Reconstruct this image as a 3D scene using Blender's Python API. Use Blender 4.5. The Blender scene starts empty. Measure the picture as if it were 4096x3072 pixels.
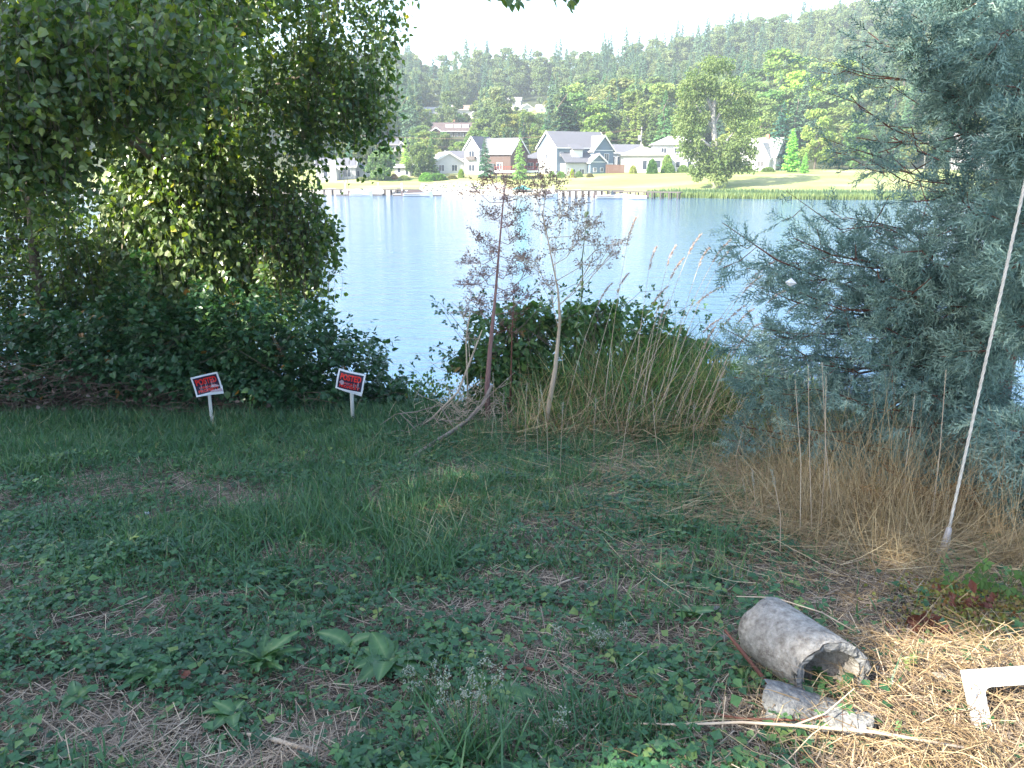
import bpy, math, random
import numpy as np
from mathutils import Vector, Matrix, noise as mnoise
R = np.random.RandomState(7)
random.seed(7)
PI = math.pi
C = bpy.context.scene.collection
scene = bpy.context.scene

# ------------------------------------------------------------------ camera
TILT = math.radians(15.11)
EYE = 5.0
F = 800.0
cam_d = bpy.data.cameras.new('camera'); cam = bpy.data.objects.new('camera', cam_d); C.objects.link(cam)
cam_d.sensor_width = 36; cam_d.lens = F/1024*36; cam_d.clip_end = 6000; cam_d.clip_start = 0.05
cam.location = (0, 0, EYE); cam.rotation_euler = (PI/2-TILT, 0, 0)
scene.camera = cam
# ------------------------------------------------------------------ light
SUN = Vector((-0.68, -0.42, 0.59)).normalized()
EL = math.asin(SUN.z); AZ = math.atan2(SUN.x, SUN.y)
world = bpy.data.worlds.new('World'); scene.world = world; world.use_nodes = True
wn = world.node_tree; wn.nodes.clear()
sky = wn.nodes.new('ShaderNodeTexSky'); sky.sky_type = 'NISHITA'; sky.sun_disc = False
sky.sun_elevation = EL; sky.sun_rotation = AZ; sky.air_density = 1.0; sky.dust_density = 1.2; sky.ozone_density = 1.0
bg = wn.nodes.new('ShaderNodeBackground'); bg.inputs[1].default_value = 0.15
wo = wn.nodes.new('ShaderNodeOutputWorld'); wn.links.new(sky.outputs[0], bg.inputs[0]); wn.links.new(bg.outputs[0], wo.inputs[0])
sd = bpy.data.lights.new('sun', 'SUN'); so = bpy.data.objects.new('sun', sd); C.objects.link(so)
sd.energy = 5.0; sd.angle = math.radians(0.5); sd.color = (1, .93, .80)
so.rotation_euler = SUN.to_track_quat('Z', 'Y').to_euler(); so.location = (-20, -5, 30)
vs = scene.view_settings
vs.view_transform = 'Standard'; vs.look = 'None'; vs.gamma = 1; vs.use_curve_mapping = False; vs.exposure = 2.0
scene.cycles.max_bounces = 8; scene.cycles.diffuse_bounces = 3; scene.cycles.transmission_bounces = 4
scene.cycles.transparent_max_bounces = 8; scene.cycles.volume_bounces = 1; scene.cycles.glossy_bounces = 3

# ------------------------------------------------------------------ placing helpers
def ray(px, py):
    u = (px-512)/F; v = (384-py)/F
    return u, math.cos(TILT)+v*math.sin(TILT), -math.sin(TILT)+v*math.cos(TILT)
def at(px, py, y):
    a, b, c = ray(px, py); k = y/b
    return Vector((a*k, y, EYE+c*k))
def sstep(a, b, x):
    t = np.clip((np.asarray(x, float)-a)/(b-a), 0, 1); return t*t*(3-2*t)
_T = R.rand(64, 64)
def vnoise(x, y, s=1.0):
    x = np.asarray(x, float)*s; y = np.asarray(y, float)*s
    xi = np.floor(x).astype(int); yi = np.floor(y).astype(int); fx = x-xi; fy = y-yi
    fx = fx*fx*(3-2*fx); fy = fy*fy*(3-2*fy)
    g = lambda a, b: _T[a % 64, b % 64]
    return (g(xi, yi)*(1-fx)+g(xi+1, yi)*fx)*(1-fy)+(g(xi, yi+1)*(1-fx)+g(xi+1, yi+1)*fx)*fy
def fbm(x, y, s=1.0):
    return (vnoise(x, y, s)+.5*vnoise(np.asarray(x)+7.3, np.asarray(y)+3.1, s*2.1)+.25*vnoise(np.asarray(x)+1.7, np.asarray(y)+9.2, s*4.3))/1.75
def zg(x, y):
    x = np.asarray(x, float); y = np.asarray(y, float)
    z = np.interp(y, [-30, -5, 0, 10, 11.5, 15, 20, 26], [5.0, 4.0, 3.4, 1.9, 1.35, -.1, -1.2, -2.5])
    z = z+.10*(fbm(x, y, .7)-.5)+.045*(fbm(x+30, y, 3.)-.5)*1.2
    z = z+.16*np.exp(-(((x-1.9)/.5)**2+((y-2.62)/.28)**2))          # straw heap
    z = z+.50*np.exp(-(((x-1.7)/1.7)**2+((y-9.6)/1.1)**2))
    return z
def ground_at(px, py):
    a, b, c = ray(px, py); lo, hi = 1.0, 14.0
    for _ in range(40):
        m = (lo+hi)/2; k = m/b
        if EYE+c*k > float(zg(a*k, m)): lo = m
        else: hi = m
    k = lo/b
    return Vector((a*k, lo, float(zg(a*k, lo))))

# ------------------------------------------------------------------ mesh helpers
def tag(o, label=None, cat=None, group=None, kind=None):
    if label: o['label'] = label
    if cat: o['category'] = cat
    if group: o['group'] = group
    if kind: o['kind'] = kind
    return o
def empty(name, loc, label, cat, group=None, rz=0):
    o = bpy.data.objects.new(name, None); C.objects.link(o); o.location = loc; o.rotation_euler[2] = rz
    o.empty_display_size = .1
    return tag(o, label, cat, group)
class Geo:
    def __init__(s): s.V = []; s.T = []; s.Q = []; s.t = []; s.n = 0; s.mt = []; s.mq = []
    def add(s, V, tris=None, quads=None, tint=.5, mi=0):
        V = np.asarray(V, float).reshape(-1, 3)
        s.V.append(V); s.t.append(np.broadcast_to(np.asarray(tint, float), (len(V),)))
        if tris is not None and len(tris): s.T.append(np.asarray(tris, int)+s.n); s.mt.append(np.full(len(tris), mi))
        if quads is not None and len(quads): s.Q.append(np.asarray(quads, int)+s.n); s.mq.append(np.full(len(quads), mi))
        s.n += len(V); return s
    def scatter(s, proto, pos, rot, scale, tint=None, mi=0):
        V, T = proto; V = np.asarray(V, float); T = np.asarray(T, int); N = len(pos)
        if N == 0: return s
        scale = np.asarray(scale, float)
        if scale.ndim == 0: scale = np.full(N, float(scale))
        if scale.ndim == 1: scale = np.repeat(scale[:, None], 3, 1)
        W = np.einsum('nij,nvj->nvi', rot, V[None]*scale[:, None, :])+np.asarray(pos)[:, None, :]
        FF = (T[None]+(np.arange(N)*len(V))[:, None, None]).reshape(-1, T.shape[1])
        if tint is None: tint = R.rand(N)
        t = np.repeat(tint, len(V))
        kw = {'tris': FF} if T.shape[1] == 3 else {'quads': FF}
        return s.add(W.reshape(-1, 3), tint=t, mi=mi, **kw)
    def sticks(s, A, B, r0, r1=None, tint=.5, mi=0, sides=3):
        A = np.asarray(A, float).reshape(-1, 3); B = np.asarray(B, float).reshape(-1, 3); N = len(A)
        if N == 0: return s
        r0 = np.broadcast_to(np.asarray(r0, float), (N,)); r1 = r0 if r1 is None else np.broadcast_to(np.asarray(r1, float), (N,))
        d = B-A; d /= np.linalg.norm(d, axis=1, keepdims=True)+1e-9
        h = np.where(np.abs(d[:, 2:]) > .9, np.array([[1., 0, 0]]), np.array([[0, 0, 1.]]))
        x = np.cross(d, h); x /= np.linalg.norm(x, axis=1, keepdims=True); y = np.cross(d, x)
        W = np.zeros((N, 2*sides, 3))
        for k in range(sides):
            a = 2*PI*k/sides; o = x*math.cos(a)+y*math.sin(a)
            W[:, k] = A+o*r0[:, None]; W[:, sides+k] = B+o*r1[:, None]
        q = np.array([[k, (k+1) % sides, sides+(k+1) % sides, sides+k] for k in range(sides)])
        QQ = (q[None]+(np.arange(N)*2*sides)[:, None, None]).reshape(-1, 4)
        t = np.broadcast_to(np.asarray(tint, float), (N,))
        return s.add(W.reshape(-1, 3), quads=QQ, tint=np.repeat(t, 2*sides), mi=mi)
    def tube(s, pts, rad, sides=8, tint=.5, mi=0, caps=True, wob=0):
        pts = [Vector(p) for p in pts]; n = len(pts)
        if not hasattr(rad, '__len__'): rad = [rad]*n
        V = []; x = None
        for i, p in enumerate(pts):
            d = (pts[min(i+1, n-1)]-pts[max(i-1, 0)]).normalized()
            if x is None: x = d.orthogonal().normalized()
            x = (x-d*x.dot(d)).normalized(); y = d.cross(x)
            for k in range(sides):
                a = 2*PI*k/sides; rr = rad[i]*(1+wob*random.uniform(-1, 1)); V.append(p+(x*math.cos(a)+y*math.sin(a))*rr)
        Q = [[i*sides+k, i*sides+(k+1) % sides, (i+1)*sides+(k+1) % sides, (i+1)*sides+k] for i in range(n-1) for k in range(sides)]
        T = []
        if caps:
            V.append(pts[0]); V.append(pts[-1]); a, b = len(V)-2, len(V)-1
            T = [[a, (k+1) % sides, k] for k in range(sides)]+[[b, (n-1)*sides+k, (n-1)*sides+(k+1) % sides] for k in range(sides)]
        return s.add([tuple(v) for v in V], tris=T, quads=Q, tint=tint, mi=mi)
    def box(s, x0, x1, y0, y1, z0, z1, tint=.5, mi=0):
        V = [(x, y, z) for z in (z0, z1) for x, y in ((x0, y0), (x1, y0), (x1, y1), (x0, y1))]
        return s.add(V, quads=[(3, 2, 1, 0), (4, 5, 6, 7), (0, 1, 5, 4), (1, 2, 6, 5), (2, 3, 7, 6), (3, 0, 4, 7)], tint=tint, mi=mi)
    def prism(s, poly, d0, d1, axis='y', tint=.5, mi=0):
        """poly: list of (a,z); extruded along axis from d0 to d1"""
        n = len(poly); V = []
        for d in (d0, d1):
            for a, z in poly: V.append((a, d, z) if axis == 'y' else (d, a, z))
        Q = [[k, (k+1) % n, n+(k+1) % n, n+k] for k in range(n)]
        T = [[0, k+1, k] for k in range(1, n-1)]+[[n, n+k, n+k+1] for k in range(1, n-1)]
        return s.add(V, tris=T, quads=Q, tint=tint, mi=mi)
    def mesh(s, name, mats, smooth=False):
        me = bpy.data.meshes.new(name)
        V = np.concatenate(s.V); T = np.concatenate(s.T) if s.T else np.zeros((0, 3), int); Q = np.concatenate(s.Q) if s.Q else np.zeros((0, 4), int)
        me.vertices.add(len(V)); me.vertices.foreach_set('co', V.astype(np.float32).ravel())
        me.loops.add(T.size+Q.size); me.loops.foreach_set('vertex_index', np.concatenate([T.ravel(), Q.ravel()]).astype(np.int32))
        me.polygons.add(len(T)+len(Q))
        me.polygons.foreach_set('loop_start', np.concatenate([np.arange(len(T))*3, T.size+np.arange(len(Q))*4]).astype(np.int32))
        mi = np.concatenate(s.mt+s.mq) if (s.mt or s.mq) else np.zeros(0)
        me.polygons.foreach_set('material_index', mi.astype(np.int32))
        me.update(calc_edges=True); me.validate()
        at_ = me.attributes.new('tint', 'FLOAT', 'POINT'); at_.data.foreach_set('value', np.concatenate(s.t).astype(np.float32))
        for m in (mats if isinstance(mats, (list, tuple)) else [mats]): me.materials.append(m)
        me.polygons.foreach_set('use_smooth', np.full(len(me.polygons), bool(smooth)))
        return me
    def build(s, name, mats, parent=None, smooth=False, loc=None):
        me = s.mesh(name, mats, smooth); o = bpy.data.objects.new(name, me); C.objects.link(o)
        if parent: o.parent = parent
        if loc is not None: o.location = loc
        return o
def frames(d, n=None, roll=None):
    """rotation matrices with local Y along d and local Z near n"""
    d = np.asarray(d, float); d = d/(np.linalg.norm(d, axis=1, keepdims=True)+1e-9)
    if n is None: n = R.normal(size=d.shape)
    n = n-d*np.sum(n*d, 1, keepdims=True); n /= np.linalg.norm(n, axis=1, keepdims=True)+1e-9
    x = np.cross(d, n)
    return np.stack([x, d, n], 2)
def unit(a): return a/(np.linalg.norm(a, axis=1, keepdims=True)+1e-9)
def link(me, name, parent=None, loc=(0, 0, 0), rot=(0, 0, 0), sc=(1, 1, 1)):
    o = bpy.data.objects.new(name, me); C.objects.link(o)
    if parent: o.parent = parent
    o.location = loc; o.rotation_euler = rot; o.scale = sc
    return o

# ------------------------------------------------------------------ materials
def nmat(name):
    m = bpy.data.materials.new(name); m.use_nodes = True; nt = m.node_tree
    return m, nt, nt.nodes, nt.links, nt.nodes['Principled BSDF'], nt.nodes['Material Output']
def ramp(nd, cols):
    r = nd.new('ShaderNodeValToRGB'); e = r.color_ramp.elements
    while len(e) < len(cols): e.new(.5)
    for i, (p, c) in enumerate(cols): e[i].position = p; e[i].color = (*c, 1)
    return r
def leafmat(name, cols, rough=.45, trans=.35, spec=.5, tcol=None, objvar=False):
    m, nt, nd, lk, bs, out = nmat(name)
    a = nd.new('ShaderNodeAttribute'); a.attribute_name = 'tint'
    r = ramp(nd, cols)
    src = a.outputs['Fac']
    if objvar:
        oi = nd.new('ShaderNodeObjectInfo'); mx = nd.new('ShaderNodeMix'); mx.data_type = 'FLOAT'
        mx.inputs[0].default_value = .6; lk.new(a.outputs['Fac'], mx.inputs[2]); lk.new(oi.outputs['Random'], mx.inputs[3]); src = mx.outputs[0]
    lk.new(src, r.inputs[0]); col = r.outputs[0]
    if objvar:
        mu = nd.new('ShaderNodeMix'); mu.data_type = 'RGBA'; mu.blend_type = 'MULTIPLY'; mu.inputs[0].default_value = 1
        lk.new(col, mu.inputs[6]); lk.new(oi.outputs['Color'], mu.inputs[7]); col = mu.outputs[2]
    lk.new(col, bs.inputs['Base Color']); bs.inputs['Roughness'].default_value = rough
    bs.inputs['Specular IOR Level'].default_value = spec
    if trans > 0:
        tr = nd.new('ShaderNodeBsdfTranslucent'); mt = nd.new('ShaderNodeMix'); mt.data_type = 'RGBA'; mt.blend_type = 'MULTIPLY'; mt.inputs[0].default_value = 1
        lk.new(col, mt.inputs[6]); mt.inputs[7].default_value = (*(tcol or (1.6, 1.7, .6)), 1)
        lk.new(mt.outputs[2], tr.inputs[0]); ms = nd.new('ShaderNodeMixShader'); ms.inputs[0].default_value = trans
        lk.new(bs.outputs[0], ms.inputs[1]); lk.new(tr.outputs[0], ms.inputs[2]); lk.new(ms.outputs[0], out.inputs[0])
    return m
def surf(name, c1, c2=None, scale=8., rough=.8, bump=.0, detail=6, stretch=(1, 1, 1), spec=.3, metal=0, obj=True, bscale=None):
    m, nt, nd, lk, bs, out = nmat(name)
    c2 = c2 or tuple(min(1, x*1.25) for x in c1)
    tc = nd.new('ShaderNodeTexCoord'); mp = nd.new('ShaderNodeMapping'); mp.inputs['Scale'].default_value = stretch
    lk.new(tc.outputs['Object'], mp.inputs[0])
    n = nd.new('ShaderNodeTexNoise'); n.inputs['Scale'].default_value = scale; n.inputs['Detail'].default_value = detail; n.inputs['Roughness'].default_value = .65
    lk.new(mp.outputs[0], n.inputs[0]); r = ramp(nd, [(.3, c1), (.72, c2)]); lk.new(n.outputs[0], r.inputs[0]); lk.new(r.outputs[0], bs.inputs['Base Color'])
    bs.inputs['Roughness'].default_value = rough; bs.inputs['Specular IOR Level'].default_value = spec; bs.inputs['Metallic'].default_value = metal
    if bump:
        n2 = nd.new('ShaderNodeTexNoise'); n2.inputs['Scale'].default_value = bscale or scale*3; n2.inputs['Detail'].default_value = 5; lk.new(mp.outputs[0], n2.inputs[0])
        b = nd.new('ShaderNodeBump'); b.inputs['Strength'].default_value = 1; b.inputs['Distance'].default_value = bump
        lk.new(n2.outputs[0], b.inputs['Height']); lk.new(b.outputs[0], bs.inputs['Normal'])
    return m
M = {}
M['grass'] = leafmat('grass_blade', [(0, (.03, .09, .045)), (.5, (.065, .16, .07)), (.8, (.12, .20, .08)), (1, (.36, .31, .20))], .5, .3, tcol=(1.3, 1.5, .7))
M['cover'] = leafmat('ground_cover_leaf', [(0, (.02, .07, .032)), (.55, (.045, .135, .052)), (.85, (.095, .20, .06)), (1, (.18, .25, .07))], .45, .25, tcol=(1.3, 1.5, .7))
M['straw'] = leafmat('dry_straw', [(0, (.10, .06, .035)), (.45, (.26, .18, .095)), (.8, (.42, .31, .17)), (1, (.58, .46, .28))], .55, .12, tcol=(1.2, 1., .7))
M['litter'] = leafmat('grey_thatch', [(0, (.15, .11, .08)), (.6, (.35, .275, .20)), (1, (.58, .47, .33))], .7, .08, tcol=(1, 1, 1))
M['drygrass'] = leafmat('tan_standing_grass', [(0, (.16, .105, .05)), (.5, (.35, .26, .135)), (1, (.56, .46, .28))], .6, .2, tcol=(1.2, 1.1, .7))
M['birch'] = leafmat('tree_leaf', [(0, (.025, .065, .02)), (.55, (.075, .135, .04)), (.94, (.17, .22, .07)), (1, (.36, .33, .04))], .36, .36, .65, tcol=(2.6, 2.5, .5))
M['ivy'] = leafmat('ivy_leaf', [(0, (.045, .095, .03)), (.5, (.13, .19, .07)), (1, (.27, .30, .15))], .28, .3, 1.0, tcol=(2, 2.2, .5))
M['bramble'] = leafmat('bramble_leaf', [(0, (.018, .06, .025)), (.7, (.04, .11, .042)), (.96, (.09, .16, .05)), (1, (.25, .12, .03))], .38, .2, .5)
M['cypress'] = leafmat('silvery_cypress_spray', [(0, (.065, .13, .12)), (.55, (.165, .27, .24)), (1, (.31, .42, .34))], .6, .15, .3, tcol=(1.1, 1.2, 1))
M['cypdead'] = leafmat('brown_cypress_spray', [(0, (.12, .06, .025)), (1, (.30, .17, .06))], .7, .1, tcol=(1, 1, 1))
M['dock'] = leafmat('broad_dock_leaf', [(0, (.03, .09, .035)), (.6, (.08, .18, .06)), (1, (.20, .28, .12))], .4, .25)
M['rust'] = leafmat('rust_dry_leaf', [(0, (.07, .022, .016)), (.5, (.12, .04, .025)), (1, (.30, .15, .07))], .6, .15, tcol=(1.4, .9, .6))
M['bramble2'] = leafmat('light_bramble_leaf', [(0, (.035, .10, .035)), (.6, (.09, .18, .055)), (.96, (.18, .25, .07)), (1, (.30, .18, .06))], .42, .3, .5)
M['reedgrass'] = leafmat('broad_grass_blade', [(0, (.035, .10, .04)), (.5, (.075, .18, .065)), (.8, (.14, .24, .08)), (.93, (.26, .27, .12)), (1, (.44, .36, .21))], .5, .4)
M['plume'] = leafmat('seed_plume', [(0, (.26, .17, .15)), (.6, (.46, .33, .25)), (1, (.62, .50, .36))], .7, .25, tcol=(1.1, 1, .9))
M['pale'] = leafmat('pale_seed_head', [(0, (.18, .23, .18)), (1, (.36, .39, .31))], .7, .2, tcol=(1, 1, 1))
M['seed'] = leafmat('dark_dry_seed', [(0, (.10, .06, .055)), (1, (.30, .20, .16))], .7, .1, tcol=(1, 1, 1))
M['reed'] = leafmat('reed_blade', [(0, (.06, .12, .055)), (.6, (.11, .18, .08)), (1, (.22, .27, .08))], .5, .3)
M['sumac'] = leafmat('bright_shrub_leaf', [(0, (.05, .12, .025)), (1, (.11, .20, .04))], .5, .4)
GREENS = [(0, (.022, .055, .04)), (.3, (.03, .075, .04)), (.6, (.06, .11, .04)), (1, (.11, .155, .055))]
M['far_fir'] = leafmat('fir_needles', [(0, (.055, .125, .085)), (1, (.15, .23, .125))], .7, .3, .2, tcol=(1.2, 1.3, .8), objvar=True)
M['far_leaf'] = leafmat('broadleaf_crown', [(0, (.08, .135, .06)), (.55, (.17, .23, .095)), (1, (.28, .305, .15))], .6, .42, .2, tcol=(1.2, 1.25, .7), objvar=True)
M['bark'] = surf('grey_brown_bark', (.07, .055, .045), (.17, .14, .11), 14, .9, .01, stretch=(1, 1, .3))
M['greywood'] = surf('weathered_dead_wood', (.17, .13, .105), (.34, .28, .235), 9, .85, .0, stretch=(1, 1, .3))
M['palebark'] = surf('pale_bark', (.25, .23, .2), (.42, .40, .36), 3, .9, .02)
M['redbark'] = surf('red_brown_bark', (.07, .03, .025), (.22, .09, .06), 12, .8, .006, stretch=(1, 1, .3))
M['tanstem'] = surf('tan_dry_stem', (.33, .25, .18), (.56, .47, .36), 9, .75, .0, stretch=(1, 1, .15))
M['mauvestem'] = surf('mauve_dry_stem', (.18, .09, .09), (.36, .22, .2), 9, .75, .0, stretch=(1, 1, .15))
M['greenstem'] = surf('green_stem', (.06, .1, .03), (.16, .17, .07), 9, .7)
M['brownstem'] = surf('brown_dead_cane', (.06, .042, .032), (.20, .145, .11), 7, .85)
M['whitepaint'] = surf('weathered_white_paint', (.50, .49, .45), (.74, .74, .70), 22, .6, .0, stretch=(1, 1, .2))
M['signwhite'] = surf('sign_white', (.66, .68, .72), (.80, .81, .84), 14, .45)
M['signdark'] = surf('sign_black', (.02, .012, .03), (.05, .03, .06), 12, .3)
M['signred'] = surf('sign_red', (.66, .022, .014), (.80, .04, .03), 18, .35)
M['signscuff'] = surf('sign_scuff', (.30, .16, .20), (.55, .48, .56), 60, .5)
M['concrete'] = surf('rough_concrete', (.15, .13, .11), (.44, .415, .37), 34, .95, .012, detail=12, bscale=90)
M['conbreak'] = surf('broken_concrete', (.09, .09, .088), (.28, .28, .27), 45, .95, .012, bscale=70)
M['plastic'] = surf('white_plastic', (.50, .46, .40), (.80, .79, .77), 9, .5, detail=9)
M['steel'] = surf('galvanised_strand', (.42, .40, .35), (.62, .60, .54), 30, .5, .0, spec=.5)
M['anchor'] = surf('dull_metal_anchor', (.36, .33, .32), (.50, .47, .45), 30, .6, .002)

# ================================================================== SETTING
def groundmat():
    m, nt, nd, lk, bs, out = nmat('soil_and_thatch')
    tc = nd.new('ShaderNodeTexCoord')
    n = nd.new('ShaderNodeTexNoise'); n.inputs['Scale'].default_value = 3; n.inputs['Detail'].default_value = 8; lk.new(tc.outputs['Object'], n.inputs[0])
    r = ramp(nd, [(.3, (.055, .045, .033)), (.5, (.11, .085, .062)), (.7, (.19, .15, .11))]); lk.new(n.outputs[0], r.inputs[0]); lk.new(r.outputs[0], bs.inputs['Base Color'])
    mpf = nd.new('ShaderNodeMapping'); mpf.inputs['Scale'].default_value = (160, 45, 60); lk.new(tc.outputs['Object'], mpf.inputs[0]); mpg = nd.new('ShaderNodeMapping'); mpg.inputs['Scale'].default_value = (40, 170, 60); mpg.inputs['Rotation'].default_value = (0, 0, .5); lk.new(tc.outputs['Object'], mpg.inputs[0])
    fa = nd.new('ShaderNodeTexNoise'); fa.inputs['Scale'].default_value = 1; fa.inputs['Detail'].default_value = 3; lk.new(mpf.outputs[0], fa.inputs[0]); fb = nd.new('ShaderNodeTexNoise'); fb.inputs['Scale'].default_value = 1; fb.inputs['Detail'].default_value = 3; lk.new(mpg.outputs[0], fb.inputs[0])
    mxa = nd.new('ShaderNodeMath'); mxa.operation = 'MAXIMUM'; lk.new(fa.outputs[0], mxa.inputs[0]); lk.new(fb.outputs[0], mxa.inputs[1])
    rf = ramp(nd, [(.48, (.35, .33, .30)), (.60, (1.0, .95, .9)), (.70, (2.6, 2.3, 1.9))]); lk.new(mxa.outputs[0], rf.inputs[0]); mu = nd.new('ShaderNodeMix'); mu.data_type = 'RGBA'; mu.blend_type = 'MULTIPLY'; mu.inputs[0].default_value = 1; lk.new(r.outputs[0], mu.inputs[6]); lk.new(rf.outputs[0], mu.inputs[7]); lk.new(mu.outputs[2], bs.inputs['Base Color'])
    bs.inputs['Roughness'].default_value = .95
    n2 = nd.new('ShaderNodeTexNoise'); n2.inputs['Scale'].default_value = 60; n2.inputs['Detail'].default_value = 4; lk.new(tc.outputs['Object'], n2.inputs[0])
    b = nd.new('ShaderNodeBump'); b.inputs['Distance'].default_value = .02; lk.new(n2.outputs[0], b.inputs['Height']); lk.new(b.outputs[0], bs.inputs['Normal'])
    return m
def gridmesh(xs, ys, zf, name, mat, smooth=True):
    X, Y = np.meshgrid(xs, ys); Z = zf(X, Y); nx, ny = len(xs), len(ys)
    V = np.stack([X, Y, Z], -1).reshape(-1, 3); i = np.arange((nx-1)*(ny-1)); r_ = i//(nx-1); c_ = i % (nx-1); a = r_*nx+c_
    g = Geo(); g.add(V, quads=np.stack([a, a+1, a+nx+1, a+nx], 1)); return g.build(name, mat, smooth=smooth)
xs = np.concatenate([np.linspace(-140, -9, 50)[:-1], np.linspace(-9, 9, 181), np.linspace(9, 140, 50)[1:]])
ys_ = np.concatenate([np.linspace(-25, 1, 27)[:-1], np.linspace(1, 15, 141), np.linspace(15, 26, 12)[1:]])
ground = gridmesh(xs, ys_, zg, 'ground', groundmat()); tag(ground, kind='structure')

def shore(x): return np.interp(x, [-420, -300, -40, 8, 22, 36, 50, 100, 240, 420], [215, 195, 160, 157, 150, 142, 137, 133, 122, 110])
def zfar(x, y):
    x = np.asarray(x, float); y = np.asarray(y, float); s = y-shore(x)
    z = np.interp(s, [-12, -.5, 0, 2.5, 10, 34, 60, 90], [-2.5, -.25, .05, .6, 1.35, 3.7, 4.5, 4.7])
    m = np.interp(x, [-300, 0, 40, 86, 157, 230, 313, 450, 600], [.95, .98, 1.0, 1.1, 1.42, 1.68, 1.98, 2.15, 2.2])
    h = np.interp(y, [226, 300, 400, 480, 560, 700, 1000], [0, 11.3, 28, 41, 49, 54, 50])
    return z+h*m+(fbm(x, y, .02)-.5)*np.clip((y-250)/60, 0, 1)*6
def farmat():
    m, nt, nd, lk, bs, out = nmat('lawn_and_hillside')
    geo = nd.new('ShaderNodeNewGeometry'); sep = nd.new('ShaderNodeSeparateXYZ'); lk.new(geo.outputs['Position'], sep.inputs[0])
    mp = nd.new('ShaderNodeMapping'); mp.inputs['Scale'].default_value = (.05, .12, .1); lk.new(geo.outputs['Position'], mp.inputs[0])
    n = nd.new('ShaderNodeTexNoise'); n.inputs['Scale'].default_value = 1; n.inputs['Detail'].default_value = 6; lk.new(mp.outputs[0], n.inputs[0])
    lawn = ramp(nd, [(.32, (.16, .23, .07)), (.5, (.25, .28, .10)), (.70, (.40, .36, .19))]); lk.new(n.outputs[0], lawn.inputs[0])
    a = nd.new('ShaderNodeAttribute'); a.attribute_name = 'tint'
    zone = ramp(nd, [(0, (.42, .38, .33)), (.2, (.42, .38, .33)), (.26, (0, 0, 0)), (1, (0, 0, 0))])
    lk.new(a.outputs['Fac'], zone.inputs[0])
    mx = nd.new('ShaderNodeMix'); mx.data_type = 'RGBA'; mf = ramp(nd, [(.2, (1, 1, 1)), (.26, (0, 0, 0))]); lk.new(a.outputs['Fac'], mf.inputs[0])
    lk.new(mf.outputs[0], mx.inputs[0]); lk.new(lawn.outputs[0], mx.inputs[6]); mx.inputs[7].default_value = (.33, .30, .25, 1)
    mx2 = nd.new('ShaderNodeMix'); mx2.data_type = 'RGBA'; mf2 = ramp(nd, [(.6, (0, 0, 0)), (.7, (1, 1, 1))]); lk.new(a.outputs['Fac'], mf2.inputs[0])
    lk.new(mf2.outputs[0], mx2.inputs[0]); lk.new(mx.outputs[2], mx2.inputs[6]); mx2.inputs[7].default_value = (.06, .07, .035, 1)
    lk.new(mx2.outputs[2], bs.inputs['Base Color']); bs.inputs['Roughness'].default_value = .95; bs.inputs['Specular IOR Level'].default_value = .1
    return m
fx = np.concatenate([np.linspace(-420, -80, 40)[:-1], np.linspace(-80, 140, 221), np.linspace(140, 620, 60)[1:]])
fy = np.concatenate([np.linspace(100, 240, 94)[:-1], np.linspace(240, 1000, 60)])
far = gridmesh(fx, fy, zfar, 'far_shore_terrain', farmat()); tag(far, kind='structure')
_co = np.zeros(len(far.data.vertices)*3, np.float32); far.data.vertices.foreach_get('co', _co); _co = _co.reshape(-1, 3)
_s = _co[:, 1]-shore(_co[:, 0]); _t = np.full(len(_co), .45)
_t[(_s < 4.5+3*vnoise(_co[:, 0], _co[:, 1]*0, .3)) & (_co[:, 0] < 18)] = .1
_t[_co[:, 1] > 222] = .9
_md = (np.abs(_co[:, 1]-392) < 26) & (_co[:, 0] > -26) & (_co[:, 0] < 22); _t[_md] = .45
far.data.attributes['tint'].data.foreach_set('value', _t.astype(np.float32))

def watermat():
    m, nt, nd, lk, bs, out = nmat('lake_surface')
    bs.inputs['Base Color'].default_value = (.065, .135, .235, 1); bs.inputs['Roughness'].default_value = .08; bs.inputs['IOR'].default_value = 1.33
    geo = nd.new('ShaderNodeNewGeometry'); prev = None
    for sc, st, dist in ((1.0, (2.2, 5.5, 1), .018), (1.0, (.5, 1.6, 1), .042), (1.0, (.05, .16, 1), .035)):
        mp = nd.new('ShaderNodeMapping'); mp.inputs['Scale'].default_value = st; lk.new(geo.outputs['Position'], mp.inputs[0])
        n = nd.new('ShaderNodeTexNoise'); n.inputs['Scale'].default_value = sc; n.inputs['Detail'].default_value = 3; lk.new(mp.outputs[0], n.inputs[0])
        b = nd.new('ShaderNodeBump'); b.inputs['Distance'].default_value = dist*2.6; lk.new(n.outputs[0], b.inputs['Height'])
        if prev: lk.new(prev, b.inputs['Normal'])
        prev = b.outputs[0]
    lk.new(prev, bs.inputs['Normal']); return m
wg = Geo(); wg.add([(-450, 12.5, 0), (650, 12.5, 0), (650, 260, 0), (-450, 260, 0)], quads=[(0, 1, 2, 3)])
tag(wg.build('lake_water', watermat()), kind='structure')

# haze: one closed box around everything
hz = Geo(); hz.box(-460, 660, -40, 1010, -3.6, 175)
hm = bpy.data.materials.new('haze_air'); hm.use_nodes = True; hn = hm.node_tree; hn.nodes.remove(hn.nodes['Principled BSDF'])
pv = hn.nodes.new('ShaderNodeVolumePrincipled'); pv.inputs['Color'].default_value = (.86, .93, 1, 1); pv.inputs['Density'].default_value = .0004; pv.inputs['Anisotropy'].default_value = .2
hn.links.new(pv.outputs[0], hn.nodes['Material Output'].inputs['Volume'])
tag(hz.build('haze', hm), kind='stuff')

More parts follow.
